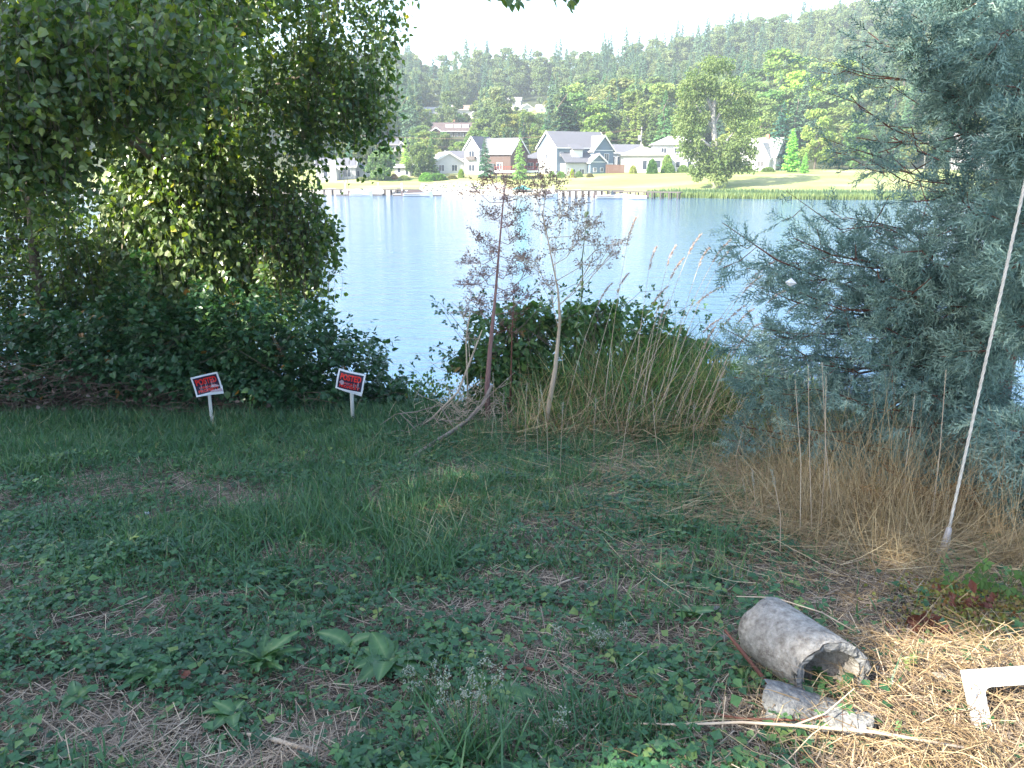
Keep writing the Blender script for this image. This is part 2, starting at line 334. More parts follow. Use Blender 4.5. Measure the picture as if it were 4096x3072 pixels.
# ================================================================== FAR TREES
def clump_cards(P, D, size, up=.4):
    """leaf clumps: bent 4-triangle tufts"""
    N = len(P); proto = (np.array([(0, -.5, 0), (.45, -.05, .12), (-.4, .02, -.1), (.1, .55, .05), (.02, .05, .22)]), np.array([(0, 1, 4), (1, 3, 4), (3, 2, 4), (2, 0, 4)]))
    rot = frames(D+R.normal(size=(N, 3))*.45, R.normal(size=(N, 3))+np.array([0, 0, up])); return proto, P, rot, size*(.6+.8*R.rand(N))
def crown_broad(n, rx, h0, lumps, csize, seed, squash=1.0, gaps=.35):
    """unit-height crown: lumps of foliage on a limb scaffold"""
    rs = np.random.RandomState(seed); g = Geo(); P = []; D = []; Tn = []
    for k in range(lumps):
        t = rs.rand(); z = h0+(1-h0)*(t**.9); w = rx*math.sin(PI*min(.97, .12+.86*(z-h0)/(1-h0)))**.6
        a = rs.rand()*2*PI; rr = w*math.sqrt(rs.rand())*.95; c = np.array([rr*math.cos(a), rr*math.sin(a), min(z, 1-.05)])
        r_ = (.055+.075*rs.rand())*squash; m = int(n/lumps)
        d = unit(rs.normal(size=(m, 3))); p = c+d*r_*(.55+.5*rs.rand(m, 1))*np.array([1, 1, .75]); P.append(p); D.append(d*.6+np.array([0, 0, -.2])); Tn.append(np.clip(.5+.25*rs.normal()+.2*rs.normal(size=m), 0, 1))
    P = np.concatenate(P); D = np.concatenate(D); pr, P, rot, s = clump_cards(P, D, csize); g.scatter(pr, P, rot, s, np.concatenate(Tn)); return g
def crown_fir(n, r, h0, csize, seed, taper=1.0, droop=.25, whorls=26, ragged=.35):
    rs = np.random.RandomState(seed); P = []; D = []; Tn = []; nb = whorls*6
    for k in range(nb):
        t = (k+rs.rand())/nb; z = h0+(1-h0)*t; L = r*((1-t)**taper)*(1-ragged+ragged*1.3*rs.rand())+.012; a = rs.rand()*2*PI; m = max(3, int(n/nb*(.25+1.6*(1-t))))
        q = rs.rand(m)**.7; out = np.stack([np.cos(a)*np.ones(m), np.sin(a)*np.ones(m), np.zeros(m)], 1)
        side = np.stack([-out[:, 1], out[:, 0], out[:, 2]], 1)
        p = out*(q*L)[:, None]+side*((rs.rand(m)-.5)*L*.45)[:, None]; p[:, 2] = z-droop*L*q**1.5+(rs.rand(m)-.5)*.012
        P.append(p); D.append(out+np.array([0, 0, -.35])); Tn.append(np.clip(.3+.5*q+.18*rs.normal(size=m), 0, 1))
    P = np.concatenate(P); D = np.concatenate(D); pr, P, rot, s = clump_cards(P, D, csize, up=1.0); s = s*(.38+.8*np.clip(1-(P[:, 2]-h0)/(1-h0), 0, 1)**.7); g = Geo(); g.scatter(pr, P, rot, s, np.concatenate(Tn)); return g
def trunk_geo(r=.014, top=.9, limbs=0, seed=0, lean=0.01, spread=.22):
    rs = random.Random(seed); g = Geo(); pts = [Vector((rs.uniform(-lean, lean)*i, rs.uniform(-lean, lean)*i, -.03+top*i/6)) for i in range(7)]
    g.tube(pts, [r*(1-.75*i/6)+.0015 for i in range(7)], 6)
    for k in range(limbs):
        t = rs.uniform(.3, .8); b = pts[0].lerp(pts[-1], t); a = rs.uniform(0, 2*PI); L = rs.uniform(.6, 1)*spread
        e = b+Vector((math.cos(a)*L, math.sin(a)*L, L*1.1)); md = (b+e)/2+Vector((0, 0, -.02)); g.tube([b, md, e], [r*.45, r*.3, r*.1], 5)
    return g
PROTO = {}
def proto(key, cg, tg, cm, tm=None): PROTO[key] = (cg.mesh(key+'_crown', cm), tg.mesh(key+'_trunk', tm or M['bark']))
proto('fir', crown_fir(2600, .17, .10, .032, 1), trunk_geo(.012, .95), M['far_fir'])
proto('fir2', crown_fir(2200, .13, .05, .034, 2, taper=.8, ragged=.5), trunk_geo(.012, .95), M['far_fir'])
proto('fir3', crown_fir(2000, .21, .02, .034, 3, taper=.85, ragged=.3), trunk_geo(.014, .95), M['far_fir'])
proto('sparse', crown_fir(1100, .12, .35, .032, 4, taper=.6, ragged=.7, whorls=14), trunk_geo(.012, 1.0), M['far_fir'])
proto('broad', crown_broad(2600, .34, .18, 34, .05, 5), trunk_geo(.018, .7, 7, 1), M['far_leaf'])
proto('broad2', crown_broad(2600, .27, .10, 30, .05, 6), trunk_geo(.016, .75, 7, 2), M['far_leaf'])
proto('tall', crown_broad(2400, .19, .15, 30, .042, 7, .8), trunk_geo(.013, .85, 6, 3, spread=.12), M['far_leaf'], M['palebark'])
proto('bare', crown_broad(700, .16, .35, 16, .035, 8, .9), trunk_geo(.011, .98, 12, 4, spread=.16), M['far_leaf'], M['palebark'])
proto('round', crown_broad(2800, .55, .12, 34, .085, 9, 1.7), trunk_geo(.04, .6, 7, 5, spread=.3), M['far_leaf'])
proto('column', crown_fir(1900, .16, .0, .045, 10, taper=.55, droop=-.3, ragged=.2), trunk_geo(.012, .9), M['far_fir'])
proto('snag', crown_broad(260, .05, .5, 5, .03, 12, .6), trunk_geo(.008, 1.0, 4, 9, spread=.05), M['far_leaf'], M['palebark'])
def far_tree(name, key, x, y, h, w=1.0, color=(1, 1, 1), label=None, cat='tree', group=None, z=None):
    z = float(zfar(x, y)) if z is None else z
    o = empty(name, (x, y, z-.1), label, cat, group, rz=random.uniform(0, 6.28)); o.scale = (h*w, h*w, h)
    c = link(PROTO[key][0], 'crown', o); t = link(PROTO[key][1], 'trunk', o); c.color = (*color, 1); return o
def px_tree(name, key, px, top, y, w=1.0, color=(1, 1, 1), label=None, cat='tree', group=None, base=None):
    p = at(px, top, y); x = p.x; z0 = float(zfar(x, y)); h = p.z-z0
    return far_tree(name, key, x, y, h, w, color, label, cat, group)

# the big cottonwood on the lawn
def big_cottonwood():
    y = 152; b = at(716, 187, y); zb = float(zfar(b.x, y)); top = at(712, 52, y).z; H = top-zb
    o = empty('cottonwood_tree', (b.x, y, zb-.1), 'very tall broad cottonwood standing alone at the lawn edge beside the reeds', 'tree')
    rs = np.random.RandomState(3); P = []; D = []; Tn = []
    def lump(cx, cz, rx, rz, m, cy=0, ry=None):
        d = unit(rs.normal(size=(m, 3))); k = (.45+.6*rs.rand(m, 1)); P.append(np.array([cx, cy, cz])+d*k*np.array([rx, ry or rx, rz])); D.append(d*.4+np.array([0, 0, -.5])); Tn.append(np.clip(.5+.22*rs.normal()+.2*rs.normal(size=m), 0, 1))
    for (px, py, rpx, n) in [(712, 68, 16, 8), (722, 84, 20, 10), (698, 86, 20, 10), (735, 98, 18, 9), (690, 105, 18, 9), (740, 118, 15, 8), (700, 122, 14, 5), (722, 112, 14, 5),
                           (686, 126, 16, 8), (742, 136, 13, 6), (695, 142, 14, 7), (722, 146, 16, 7), (748, 150, 8, 4), (705, 160, 14, 8), (722, 164, 14, 8), (738, 160, 11, 5), (698, 172, 7, 4), (716, 176, 9, 5), (730, 172, 8, 4), (745, 168, 6, 3), (690, 150, 9, 4)]:
        c = at(px, py, y); s = y/F*1.04
        for k in range(n):
            a = unit(rs.normal(size=(1, 3)))[0]*rs.rand()**.4*rpx*s*.85
            lump(c.x-b.x+a[0], c.z-zb+a[2], 1.1+rs.rand()*.9, .9+rs.rand()*.7, 105, cy=a[1]*1.25)
    P = np.concatenate(P); D = np.concatenate(D); pr, P, rot, s = clump_cards(P, D, .42); g = Geo(); g.scatter(pr, P, rot, s, np.concatenate(Tn))
    c = g.build('crown', M['far_leaf'], o); c['kind'] = 'stuff'; c.color = (.88, .95, .78, 1)
    t = Geo(); f = lambda px, py, dy=0: Vector((at(px, py, y).x-b.x, dy, at(px, py, y).z-zb))
    t.tube([(0, 0, -.3), f(716, 165), f(715, 140), f(713, 118), f(715, 95), f(712, 70)], [.8, .62, .55, .45, .28, .1], 8)
    for l in ([(713, 128), (700, 112), (694, 100)], [(714, 124), (726, 104), (733, 92)], [(714, 150), (728, 140), (740, 128)], [(715, 150), (700, 140), (690, 130)], [(713, 112), (705, 92), (701, 80)]):
        t.tube([f(*l[0]), f(*l[1], dy=rs.rand()*4-2), f(*l[2], dy=rs.rand()*6-3)], [.35, .24, .08], 6)
    t.build('trunk', M['palebark'], o, smooth=True)
big_cottonwood()

G_ = (1, 1, 1)
px_tree('douglas_fir', 'fir', 564, 87, 222, 1.75, (.36, .44, .38), 'tall dark fir rising just behind the big blue-grey house')
px_tree('douglas_fir', 'fir2', 575, 104, 226, 1.6, (.38, .45, .38), 'shorter dark fir against the right side of the tall dark fir')
px_tree('douglas_fir', 'fir', 523, 112, 216, 1.0, (.7, .75, .65), 'slim dark fir between the brown gabled house and the big blue-grey house')
px_tree('spruce_tree', 'fir3', 485, 134, 184, 1.0, (.62, .85, .8), 'dark bluish spruce in front of the brown gabled house')
px_tree('cedar_tree', 'fir3', 520, 132, 180, .95, (2.2, 2.1, .9), 'bright yellow-green conifer in front of the red deck')
px_tree('cedar_tree', 'fir3', 405, 137, 200, 1.0, (2.6, 2.4, .9), 'bright yellow-green conifer with a wide skirt behind the white cabin')
px_tree('pine_tree', 'fir2', 431, 134, 192, 1.3, (.9, 1.0, .6), 'narrow two-tone conifer with bare lower trunk beside the white cabin')
px_tree('fruit_tree', 'round', 381, 152, 180, 1.0, (.8, 1.0, .75), 'low round grey-green tree on the lawn, leftmost of the round trees')
px_tree('fruit_tree', 'round', 419, 145, 186, .8, (1.0, 1.0, .8), 'loose round olive tree between the white cabin and the narrow conifer')
px_tree('blue_spruce', 'fir3', 784, 102, 196, 1.4, (.75, 1.0, 1.15), 'silvery blue spruce right of the small cape-style house')
px_tree('arborvitae', 'column', 794, 128, 184, 1.2, (2.0, 2.6, .8), 'bright green pointed evergreen below the silvery blue spruce')
px_tree('arborvitae', 'column', 806, 152, 176, 1.3, (1.7, 2.3, .8), 'low bright green evergreen at the far lawn, right of the pointed one')
px_tree('cedar_tree', 'fir2', 637, 94, 228, 1.25, (1.5, 1.25, .6), 'drooping olive cedar behind the utility pole')
px_tree('cedar_tree', 'fir', 625, 112, 232, 1.2, (1.7, 1.4, .7), 'drooping tan-green cedar left of the utility pole')
px_tree('cedar_tree', 'fir', 666, 90, 222, 1.2, (.8, 1.05, .7), 'tall deep green cedar left of the cottonwood')
px_tree('cedar_tree', 'fir2', 652, 108, 236, 1.2, (1.3, 1.2, .7), 'dull brownish cedar between the olive cedar and the deep green cedar')
px_tree('maple_tree', 'broad', 753, 118, 210, .9, (1.5, 1.5, .9), 'yellow-green broadleaf tree just right of the cottonwood')
px_tree('maple_tree', 'broad2', 782, 50, 300, 1.2, (1.4, 1.5, .8), 'yellow-green tall tree on the slope right of the cottonwood')
px_tree('maple_tree', 'broad2', 800, 72, 270, 1.1, (1.9, 2.1, .9), 'fresh green tree on the slope above the silvery blue spruce')
px_tree('maple_tree', 'broad', 845, 62, 290, 1.1, (1.8, 1.7, .8), 'pale yellow-green tree seen through the thin upper cypress twigs')
px_tree('maple_tree', 'broad', 820, 110, 215, 1.0, (1.3, 1.4, .8), 'mid green tree behind the two pointed evergreens')
px_tree('maple_tree', 'round', 590, 132, 214, 1.2, (1.5, 1.5, 1.0), 'soft olive thicket tree behind the ridge of the blue-grey house')
px_tree('cottonwood_tree', 'sparse', 531, 48, 480, 1.9, (.85, 1.0, .95), 'open-crowned tall tree breaking the ridge line, left of the tall firs')
# skyline and slope trees that one can tell apart
sk = [(385, 80, 430, 'fir'), (398, 74, 450, 'fir2'), (410, 66, 470, 'fir'), (419, 60, 480, 'fir2'), (433, 57, 480, 'fir'), (445, 55, 485, 'fir3'), (455, 60, 480, 'fir2'), (463, 59, 480, 'fir'), (471, 66, 470, 'fir'),
      (482, 64, 480, 'fir2'), (492, 66, 475, 'fir'), (502, 62, 480, 'fir'), (509, 52, 490, 'fir'), (516, 64, 470, 'fir3'), (541, 66, 480, 'fir2'), (551, 62, 480, 'broad2'), (560, 60, 480, 'fir'), (567, 49, 490, 'fir'), (577, 58, 480, 'fir2'),
      (588, 55, 485, 'fir'), (598, 52, 490, 'tall'), (603, 44, 495, 'fir'), (611, 47, 495, 'fir3'), (620, 58, 480, 'fir'), (631, 42, 500, 'fir'), (640, 50, 490, 'fir2'), (648, 40, 500, 'sparse'), (655, 50, 490, 'fir3'),
      (668, 47, 500, 'broad2'), (676, 44, 505, 'fir'), (686, 36, 515, 'fir2'), (693, 32, 520, 'fir'), (703, 30, 525, 'fir'), (713, 27, 530, 'fir'), (719, 25, 535, 'fir3'), (731, 30, 540, 'sparse')]
for i, (px, tp, y, k) in enumerate(sk):
    dk = k in ('fir', 'fir2', 'fir3', 'sparse')
    px_tree('fir_tree' if dk else 'alder_tree', k, px, tp, y, random.uniform(1.3, 1.9) if dk else random.uniform(.9, 1.3), (.75, .95, 1.0) if dk else (.95, 1.05, .85),
            'dark conifer standing up on the wooded ridge line against the white sky' if dk else 'broadleaf tree standing between conifers on the wooded ridge line', group='ridge conifers' if dk else 'ridge broadleaf trees')
# upslope houses: (pxcenter, py_base, y, half width px) used to keep views open
UP = [(390, 146, 262, 13), (454, 137, 300, 22), (434, 111, 385, 12), (466, 118, 370, 13), (513, 106, 410, 8), (527, 113, 395, 6), (542, 113, 395, 6), (600, 152, 214, 16)]
def blocked(x, y, h=12):
    for (px, py, hy, hw) in UP:
        c = at(px, py, hy).x
        if y < hy+5 and abs(x/y-c/hy) < (hw+.5)/F:
            top = float(zfar(x, y))+h*1.0; line = EYE+(at(px, py-6, hy).z-EYE)*y/hy
            if top > line: return True
            if hy-4 < y: return True
    return False
mats6 = [('fir_tree', 'fir', (.8, 1, .9)), ('fir_tree', 'fir3', (.7, .95, .9)), ('alder_tree', 'broad', (1.15, 1.2, .9)), ('alder_tree', 'broad2', (.9, 1.1, .85)), ('alder_tree', 'tall', (1.5, 1.4, .95)), ('bare_alder', 'bare', (1.5, 1.4, 1.0))]
lab = {'fir': ('dark green conifer among the trees on the slope behind the lakeside houses', 'slope conifers'), 'fir3': ('broad bluish conifer among the trees on the slope behind the lakeside houses', 'broad slope conifers'),
       'broad': ('rounded green broadleaf tree in the woods behind the lakeside houses', 'rounded slope trees'), 'broad2': ('upright green broadleaf tree in the woods behind the lakeside houses', 'upright slope trees'),
       'tall': ('slim olive pale-trunked tree on the slope behind the lakeside houses', 'slim slope trees'), 'bare': ('thin pale tree with sparse leaves on the slope behind the houses', 'thin pale slope trees')}
placed = []
NAMED = [(564, 222, 17), (523, 216, 7), (637, 228, 10), (625, 232, 7), (666, 222, 12), (652, 236, 8), (782, 205, 20), (753, 210, 12), (405, 215, 9), (431, 210, 8)]
def tryplace(x, y, d): 
    for a, b in placed:
        if (a-x)**2+(b-y)**2 < d*d: return False
    placed.append((x, y)); return True
cnt = 0
for _ in range(2600):
    if cnt >= 185: break
    y = 208+R.rand()**1.3*150; u = R.uniform(350, 960); x = (u-512)/F*y
    if -24 < x < 22 and 366 < y < 420: continue
    small = y < 232
    if any(abs(u-a_) < c_ and y < b_+5 for a_, b_, c_ in NAMED): continue
    hs = (R.uniform(7, 11) if small else R.uniform(8, 15)) if u < 570 else (R.uniform(8, 13) if small else R.uniform(12, 20))
    if blocked(x, y, hs):
        hs = R.uniform(3.5, 6)
        if blocked(x, y, hs) or not tryplace(x, y, 5): continue
        far_tree('low_tree', 'round', x, y, hs, R.uniform(.8, 1.2), (R.uniform(.7, 1.3), R.uniform(.9, 1.4), .85), 'low round tree or bush between the hillside houses', 'tree', 'low hillside trees'); cnt += 1; continue
    if not tryplace(x, y, 6.0 if small else 7.5): continue
    pr = [.18, .12, .25, .2, .15, .1] if u < 560 or u > 720 else [.06, .05, .25, .14, .28, .22]
    nme, k, col = mats6[R.choice(6, p=pr)]; j = 1+.14*R.normal()
    far_tree(nme, k, x, y, hs*(1.15 if k in ('fir', 'fir3') else 1), R.uniform(1.1, 1.6), tuple(max(.4, c*j*random.uniform(.9, 1.1)) for c in col), lab[k][0], 'tree', lab[k][1]); cnt += 1
# low trees standing in front of the upslope houses' plots
for (px, tp, y, k, w, col, lb) in [(368, 142, 236, 'round', .8, (1, 1.05, .9), 'round greyish tree below the small hillside house'), (468, 140, 250, 'round', .75, (1.1, 1.3, .9), 'light green round tree under the long dark-roofed house'),
       (490, 124, 270, 'fir3', 1.0, (.8, 1.0, 1.0), 'bluish conifer right of the long dark-roofed house'), (487, 103, 352, 'fir3', 1.0, (.75, 1.0, 1.1), 'blue-green spruce at the edge of the dry meadow'), (499, 100, 385, 'broad', .8, (.8, 1.2, .9), 'dense green tree above the dry meadow'),
       (441, 131, 262, 'column', 1.0, (.8, 1.0, .8), 'slender dark cypress-shaped tree in front of the long dark-roofed house'), (428, 123, 310, 'round', .6, (1.1, 1.3, 1.0), 'pale green round tree left of the long dark-roofed house'), (417, 128, 236, 'broad', .7, (.7, .85, .7), 'big dark broadleaf tree left of the long dark-roofed house'),
       (410, 112, 300, 'fir', 1.1, (.6, .85, .9), 'dark blue-green conifer on the slope above the bright yellow-green one')]:
    px_tree('shade_tree' if k in ('round', 'broad') else 'conifer_tree', k, px, tp, y, w, col, lb)

# the wood: beyond counting
def wood():
    N = 0; pts = []; kinds = []
    while len(pts) < 3300:
        y = 235+R.rand()**.75*420; x = R.uniform(-.95, .80)*y
        if x > 560: continue
        if -26 < x < 24 and 364 < y < 420: continue
        hs = R.uniform(12, 21) if y < 455 else R.uniform(11, 29)
        if blocked(x, y, hs): continue
        ridge = y > 520 and x < 90
        if ridge: continue
        k = R.choice(6, p=[.24, .16, .22, .2, .12, .06]) if x < 150 else R.choice(6, p=[.10, .08, .36, .32, .10, .04])
        pts.append((x, y, float(zfar(x, y))-.2, hs*(1.15 if k < 2 else .85))); kinds.append(k)
    P = np.array(pts); kinds = np.array(kinds)
    me = bpy.data.meshes.new('wood'); me.vertices.add(len(P)); me.vertices.foreach_set('co', P[:, :3].astype(np.float32).ravel())
    for nm, arr, ty in (('kindid', kinds.astype(np.int32), 'INT'), ('h', P[:, 3].astype(np.float32), 'FLOAT'), ('rz', (R.rand(len(P))*6.28).astype(np.float32), 'FLOAT')):
        a = me.attributes.new(nm, ty, 'POINT'); a.data.foreach_set('value', arr)
    o = bpy.data.objects.new('wood', me); C.objects.link(o); tag(o, kind='stuff')
    ng = bpy.data.node_groups.new('wood_trees', 'GeometryNodeTree'); ng.interface.new_socket('Geometry', in_out='INPUT', socket_type='NodeSocketGeometry'); ng.interface.new_socket('Geometry', in_out='OUTPUT', socket_type='NodeSocketGeometry')
    nd = ng.nodes; lk = ng.links; gi = nd.new('NodeGroupInput'); go = nd.new('NodeGroupOutput'); jn = nd.new('GeometryNodeJoinGeometry')
    def attr(n, t):
        a = nd.new('GeometryNodeInputNamedAttribute'); a.data_type = t; a.inputs[0].default_value = n; return a
    ak = attr('kindid', 'INT'); ah = attr('h', 'FLOAT'); ar = attr('rz', 'FLOAT'); cr = nd.new('ShaderNodeCombineXYZ'); lk.new(ar.outputs[0], cr.inputs[2])
    for k, key in enumerate(['fir', 'fir2', 'broad', 'broad2', 'tall', 'bare']):
        src = next(ob for ob in bpy.data.objects if ob.data == PROTO[key][0])
        oi = nd.new('GeometryNodeObjectInfo'); oi.inputs[0].default_value = src; oi.transform_space = 'ORIGINAL'; oi.inputs['As Instance'].default_value = True
        cp = nd.new('FunctionNodeCompare'); cp.data_type = 'INT'; cp.operation = 'EQUAL'; lk.new(ak.outputs[0], cp.inputs[2]); cp.inputs[3].default_value = k
        ip = nd.new('GeometryNodeInstanceOnPoints'); lk.new(gi.outputs[0], ip.inputs['Points']); lk.new(cp.outputs[0], ip.inputs['Selection']); lk.new(oi.outputs['Geometry'], ip.inputs['Instance'])
        lk.new(cr.outputs[0], ip.inputs['Rotation']); lk.new(ah.outputs[0], ip.inputs['Scale']); lk.new(ip.outputs[0], jn.inputs[0])
    lk.new(jn.outputs[0], go.inputs[0]); md = o.modifiers.new('trees', 'NODES'); md.node_group = ng
wood()

# ================================================================== HOUSES
def hm_(name, c, **k): return surf(name, c, tuple(min(.85, v*1.12) for v in c), 1.2, .8, **k)
W = dict(white=hm_('white_siding', (.42, .42, .42)), cream=hm_('cream_siding', (.38, .365, .33)), blue=hm_('blue_grey_siding', (.13, .17, .22)), tan=hm_('brown_siding', (.095, .065, .055)), red=hm_('red_siding', (.28, .06, .05)),
         grey=hm_('grey_siding', (.30, .30, .31)), roofg=hm_('grey_shingles', (.12, .12, .135)), roofw=hm_('pale_shingles', (.33, .32, .31)), roofb=hm_('dark_brown_shingles', (.10, .075, .075)), roofr=hm_('red_brown_shingles', (.26, .16, .13)),
         trim=hm_('white_trim', (.60, .60, .60)), glass=surf('window_glass', (.03, .04, .06), (.06, .07, .09), 1, .12, spec=.8), wood=hm_('fence_wood', (.14, .08, .06)), deckw=hm_('deck_boards', (.10, .085, .08)), brick=hm_('chimney_brick', (.30, .14, .10)), rock=surf('bank_rock', (.3, .28, .26), (.5, .48, .45), 1.5, .95, .05))
def gable(p, x0, x1, y0, y1, z0, hw, hr, ax, wall, roof, ov=.35, trim=True):
    """gabled block; ridge along ax"""
    g = Geo()
    if ax == 'x': g.prism([(y0, z0), (y1, z0), (y1, z0+hw), ((y0+y1)/2, z0+hw+hr-.05), (y0, z0+hw)], x0, x1, 'x')
    else: g.prism([(x0, z0), (x1, z0), (x1, z0+hw), ((x0+x1)/2, z0+hw+hr-.05), (x0, z0+hw)], y0, y1, 'y')
    g.build('wall', W[wall], p)
    a0, a1, b0, b1 = (y0, y1, x0, x1) if ax == 'x' else (x0, x1, y0, y1)
    m = (a0+a1)/2; k = hr/(m-a0); t = .16; r = Geo(); f = Geo()
    for e in (a0-ov, a1+ov):
        r.prism([(e, z0+hw-ov*k+.04), (m, z0+hw+hr+.04), (m, z0+hw+hr+.04+t*1.3), (e, z0+hw-ov*k+.04+t)], b0-ov, b1+ov, 'x' if ax == 'x' else 'y')
    r.build('roof', W[roof], p)
    if trim:
        for b in (b0-ov-.06, b1+ov+.01):
            for e in (a0-ov-.05, a1+ov+.05):
                f.prism([(e, z0+hw-ov*k-.16), (m, z0+hw+hr-.18), (m, z0+hw+hr+t*1.3+.08), (e, z0+hw-ov*k+t+.06)], b, b+.05, 'x' if ax == 'x' else 'y')
        for a in (a0-ov-.09, a1+ov+.02):
            z = z0+hw-ov*k
            if ax == 'x': f.box(b0-ov, b1+ov, a, a+.07, z-.02, z+t+.05)
            else: f.box(a, a+.07, b0-ov, b1+ov, z-.02, z+t+.05)
        f.build('fascia', W['trim'], p)
def hip(p, x0, x1, y0, y1, z0, hw, hr, wall, roof, ov=.5, ins=None):
    g = Geo(); g.box(x0, x1, y0, y1, z0, z0+hw); g.build('wall', W[wall], p)
    ins = ins if ins is not None else min(x1-x0, y1-y0)/2; X0, X1, Y0, Y1 = x0-ov, x1+ov, y0-ov, y1+ov; z = z0+hw+.01; ym = (y0+y1)/2; r = Geo()
    V = [(X0, Y0, z), (X1, Y0, z), (X1, Y1, z), (X0, Y1, z), (X0, Y0, z+.18), (X1, Y0, z+.18), (X1, Y1, z+.18), (X0, Y1, z+.18), (X0+ins+ov, ym, z+hr), (X1-ins-ov, ym, z+hr)]
    r.add(V, quads=[(3, 2, 1, 0), (0, 1, 5, 4), (1, 2, 6, 5), (2, 3, 7, 6), (3, 0, 4, 7), (4, 5, 9, 8), (6, 7, 8, 9)], tris=[(5, 6, 9), (7, 4, 8)]); r.build('roof', W[roof], p)
def window(p, x, y, z, w, h, face='f', mull=1, name='window'):
    """face f: front (-y); l: left (-x); r: right (+x)"""
    fr = Geo(); pa = Geo(); t = .09
    def bx(g, a0, a1, z0, z1, d0, d1):
        if face == 'f': g.box(a0, a1, y-d1, y-d0, z0, z1)
        elif face == 'l': g.box(x-d1, x-d0, a0, a1, z0, z1)
        else: g.box(x+d0, x+d1, a0, a1, z0, z1)
    c = x if face == 'f' else y; a, b = c-w/2, c+w/2
    bx(fr, a-t, b+t, z-t, z, .003, .09); bx(fr, a-t, b+t, z+h, z+h+t, .003, .09); bx(fr, a-t, a, z, z+h, .003, .09); bx(fr, b, b+t, z, z+h, .003, .09)
    for k in range(mull): m_ = a+(b-a)*(k+1)/(mull+1); bx(fr, m_-.03, m_+.03, z, z+h, .003, .07)
    bx(pa, a, b, z, z+h, .004, .04)
    f = fr.build(name, W['trim'], p); pa.build('pane', W['glass'], f)
def boxpart(p, name, mat, *b): g = Geo(); g.box(*b); return g.build(name, W[mat] if isinstance(mat, str) else mat, p)
def house(px, py, y, label, rz=0, name='house', drop=0):
    c = at(px, py, y); z = float(zfar(c.x, y)); return empty(name, (c.x, y, z-drop), label, 'house', rz=math.radians(rz))

# big blue-grey house (local origin: middle of the front)
h = house(585, 172, 190, 'large blue-grey house with two front gables and grey shingle roof', 27)
z0 = -1.5
gable(h, -7.5, 6.5, 0, 9, z0, 7.2, 3.4, 'x', 'blue', 'roofg')
boxpart(h, 'sunlit_end_panel', 'white', -7.56, -7.505, .2, 8.8, z0+.2, z0+7.15)  # white sheet over the blue end wall; strong sunlight put into its colour
gable(h, .9, 6.2, -2.2, 4.2, z0, 6.6, 3.1, 'y', 'blue', 'roofg')
gable(h, -.9, 3.2, -3.7, -2.25, z0, 4.0, 1.7, 'y', 'blue', 'roofg')
boxpart(h, 'porch', 'white', -6.6, -.95, -2.4, -.02, z0, z0+3.7)
g = Geo(); g.prism([(-2.9, z0+3.75), (-.02, z0+5.9), (-.02, z0+6.1), (-2.9, z0+3.95)], -6.9, .85, 'x'); g.build('porch_roof', W['roofg'], h)
boxpart(h, 'dormer', 'trim', -4.2, -1.6, -1.4, .6, z0+4.6, z0+6.6)
g = Geo(); g.prism([(-1.8, z0+6.62), (2.6, z0+8.6), (2.6, z0+8.75), (-1.8, z0+6.8)], -4.5, -1.3, 'x'); g.build('dormer_roof', W['roofg'], h)
for (x, y_, z, w, hh) in [(4.3, -2.2, 4.3, 1.1, 1.5), (.3, -3.7, 1.9, .7, .8), (2.1, -3.7, 1.9, .7, .8), (4.4, -2.2, .9, 1.0, 1.9), (-6.3, 0, 5.3, .7, .8), (-4.7, -2.4, .8, 1.2, 1.6), (-2.4, -2.4, .8, 1.2, 1.6)]: window(h, x, y_, z0+z, w, hh)
boxpart(h, 'fascia', 'trim', .95, 6.15, -2.26, -2.203, z0+6.5, z0+6.65); boxpart(h, 'fascia', 'trim', -.85, 3.15, -3.76, -3.703, z0+3.92, z0+4.1); boxpart(h, 'fascia', 'trim', 3.25, 6.15, -2.26, -2.203, z0+3.5, z0+3.7)
for zz in (1.5, 4.5): window(h, -7.56, 4.5, z0+zz, 1.2, 1.3, 'l')
# fence with posts right of it
fe = empty('wooden_fence', (at(622, 170, 187).x, 187, float(zfar(at(622, 170, 187).x, 187))), 'dark brown wooden fence between the blue-grey house and the white hip-roofed house', 'fence')
for k in range(18):
    b = link(Geo().box(-.11, .11, -.02, .02, -.3, 1.9).mesh('board', W['wood']) if k == 0 else _bm, 'board', fe, loc=(-3.6+k*.235, -k*.02, random.uniform(-.02, .02))); _bm = b.data
# rear wing behind
h = house(626, 160, 206, 'low grey-roofed wing with a row of tall windows behind the blue-grey house', 8)
gable(h, -4.5, 4.5, 0, 6, -1, 5.2, 1.8, 'x', 'white', 'roofg')
for k in range(5): window(h, -3.4+k*1.7, 0, 1.2, 1.1, 2.0, mull=0)
# white two-storey hip-roofed house
h = house(659, 170, 192, 'white house with pale hipped roof, low left wing and two-storey block', -6)
hip(h, -9, 1.5, -1, 8, -1, 4.6, 2.0, 'cream', 'roofw'); hip(h, -1.5, 9, 1.5, 9, -1, 7.0, 2.1, 'white', 'roofw', .6)
boxpart(h, 'porch_step', 'trim', -5.0, -2.6, -4, -1.7, -1.5, .2)
for x, w in ((-3.4, 1.0), (-1.9, 1.3), (-.4, 1.3)): window(h, x, -1, .5 if w < 1.1 else .9, w, 2.0 if w < 1.1 else 1.6, mull=0, name='door' if w < 1.1 else 'window')
for x in (2.4, 4.4, 7): window(h, x, 1.5, 1.0, .9, 1.3, mull=0)
for x in (1, 4, 7): window(h, x, 1.5, 4.2, 1.2, 1.1)
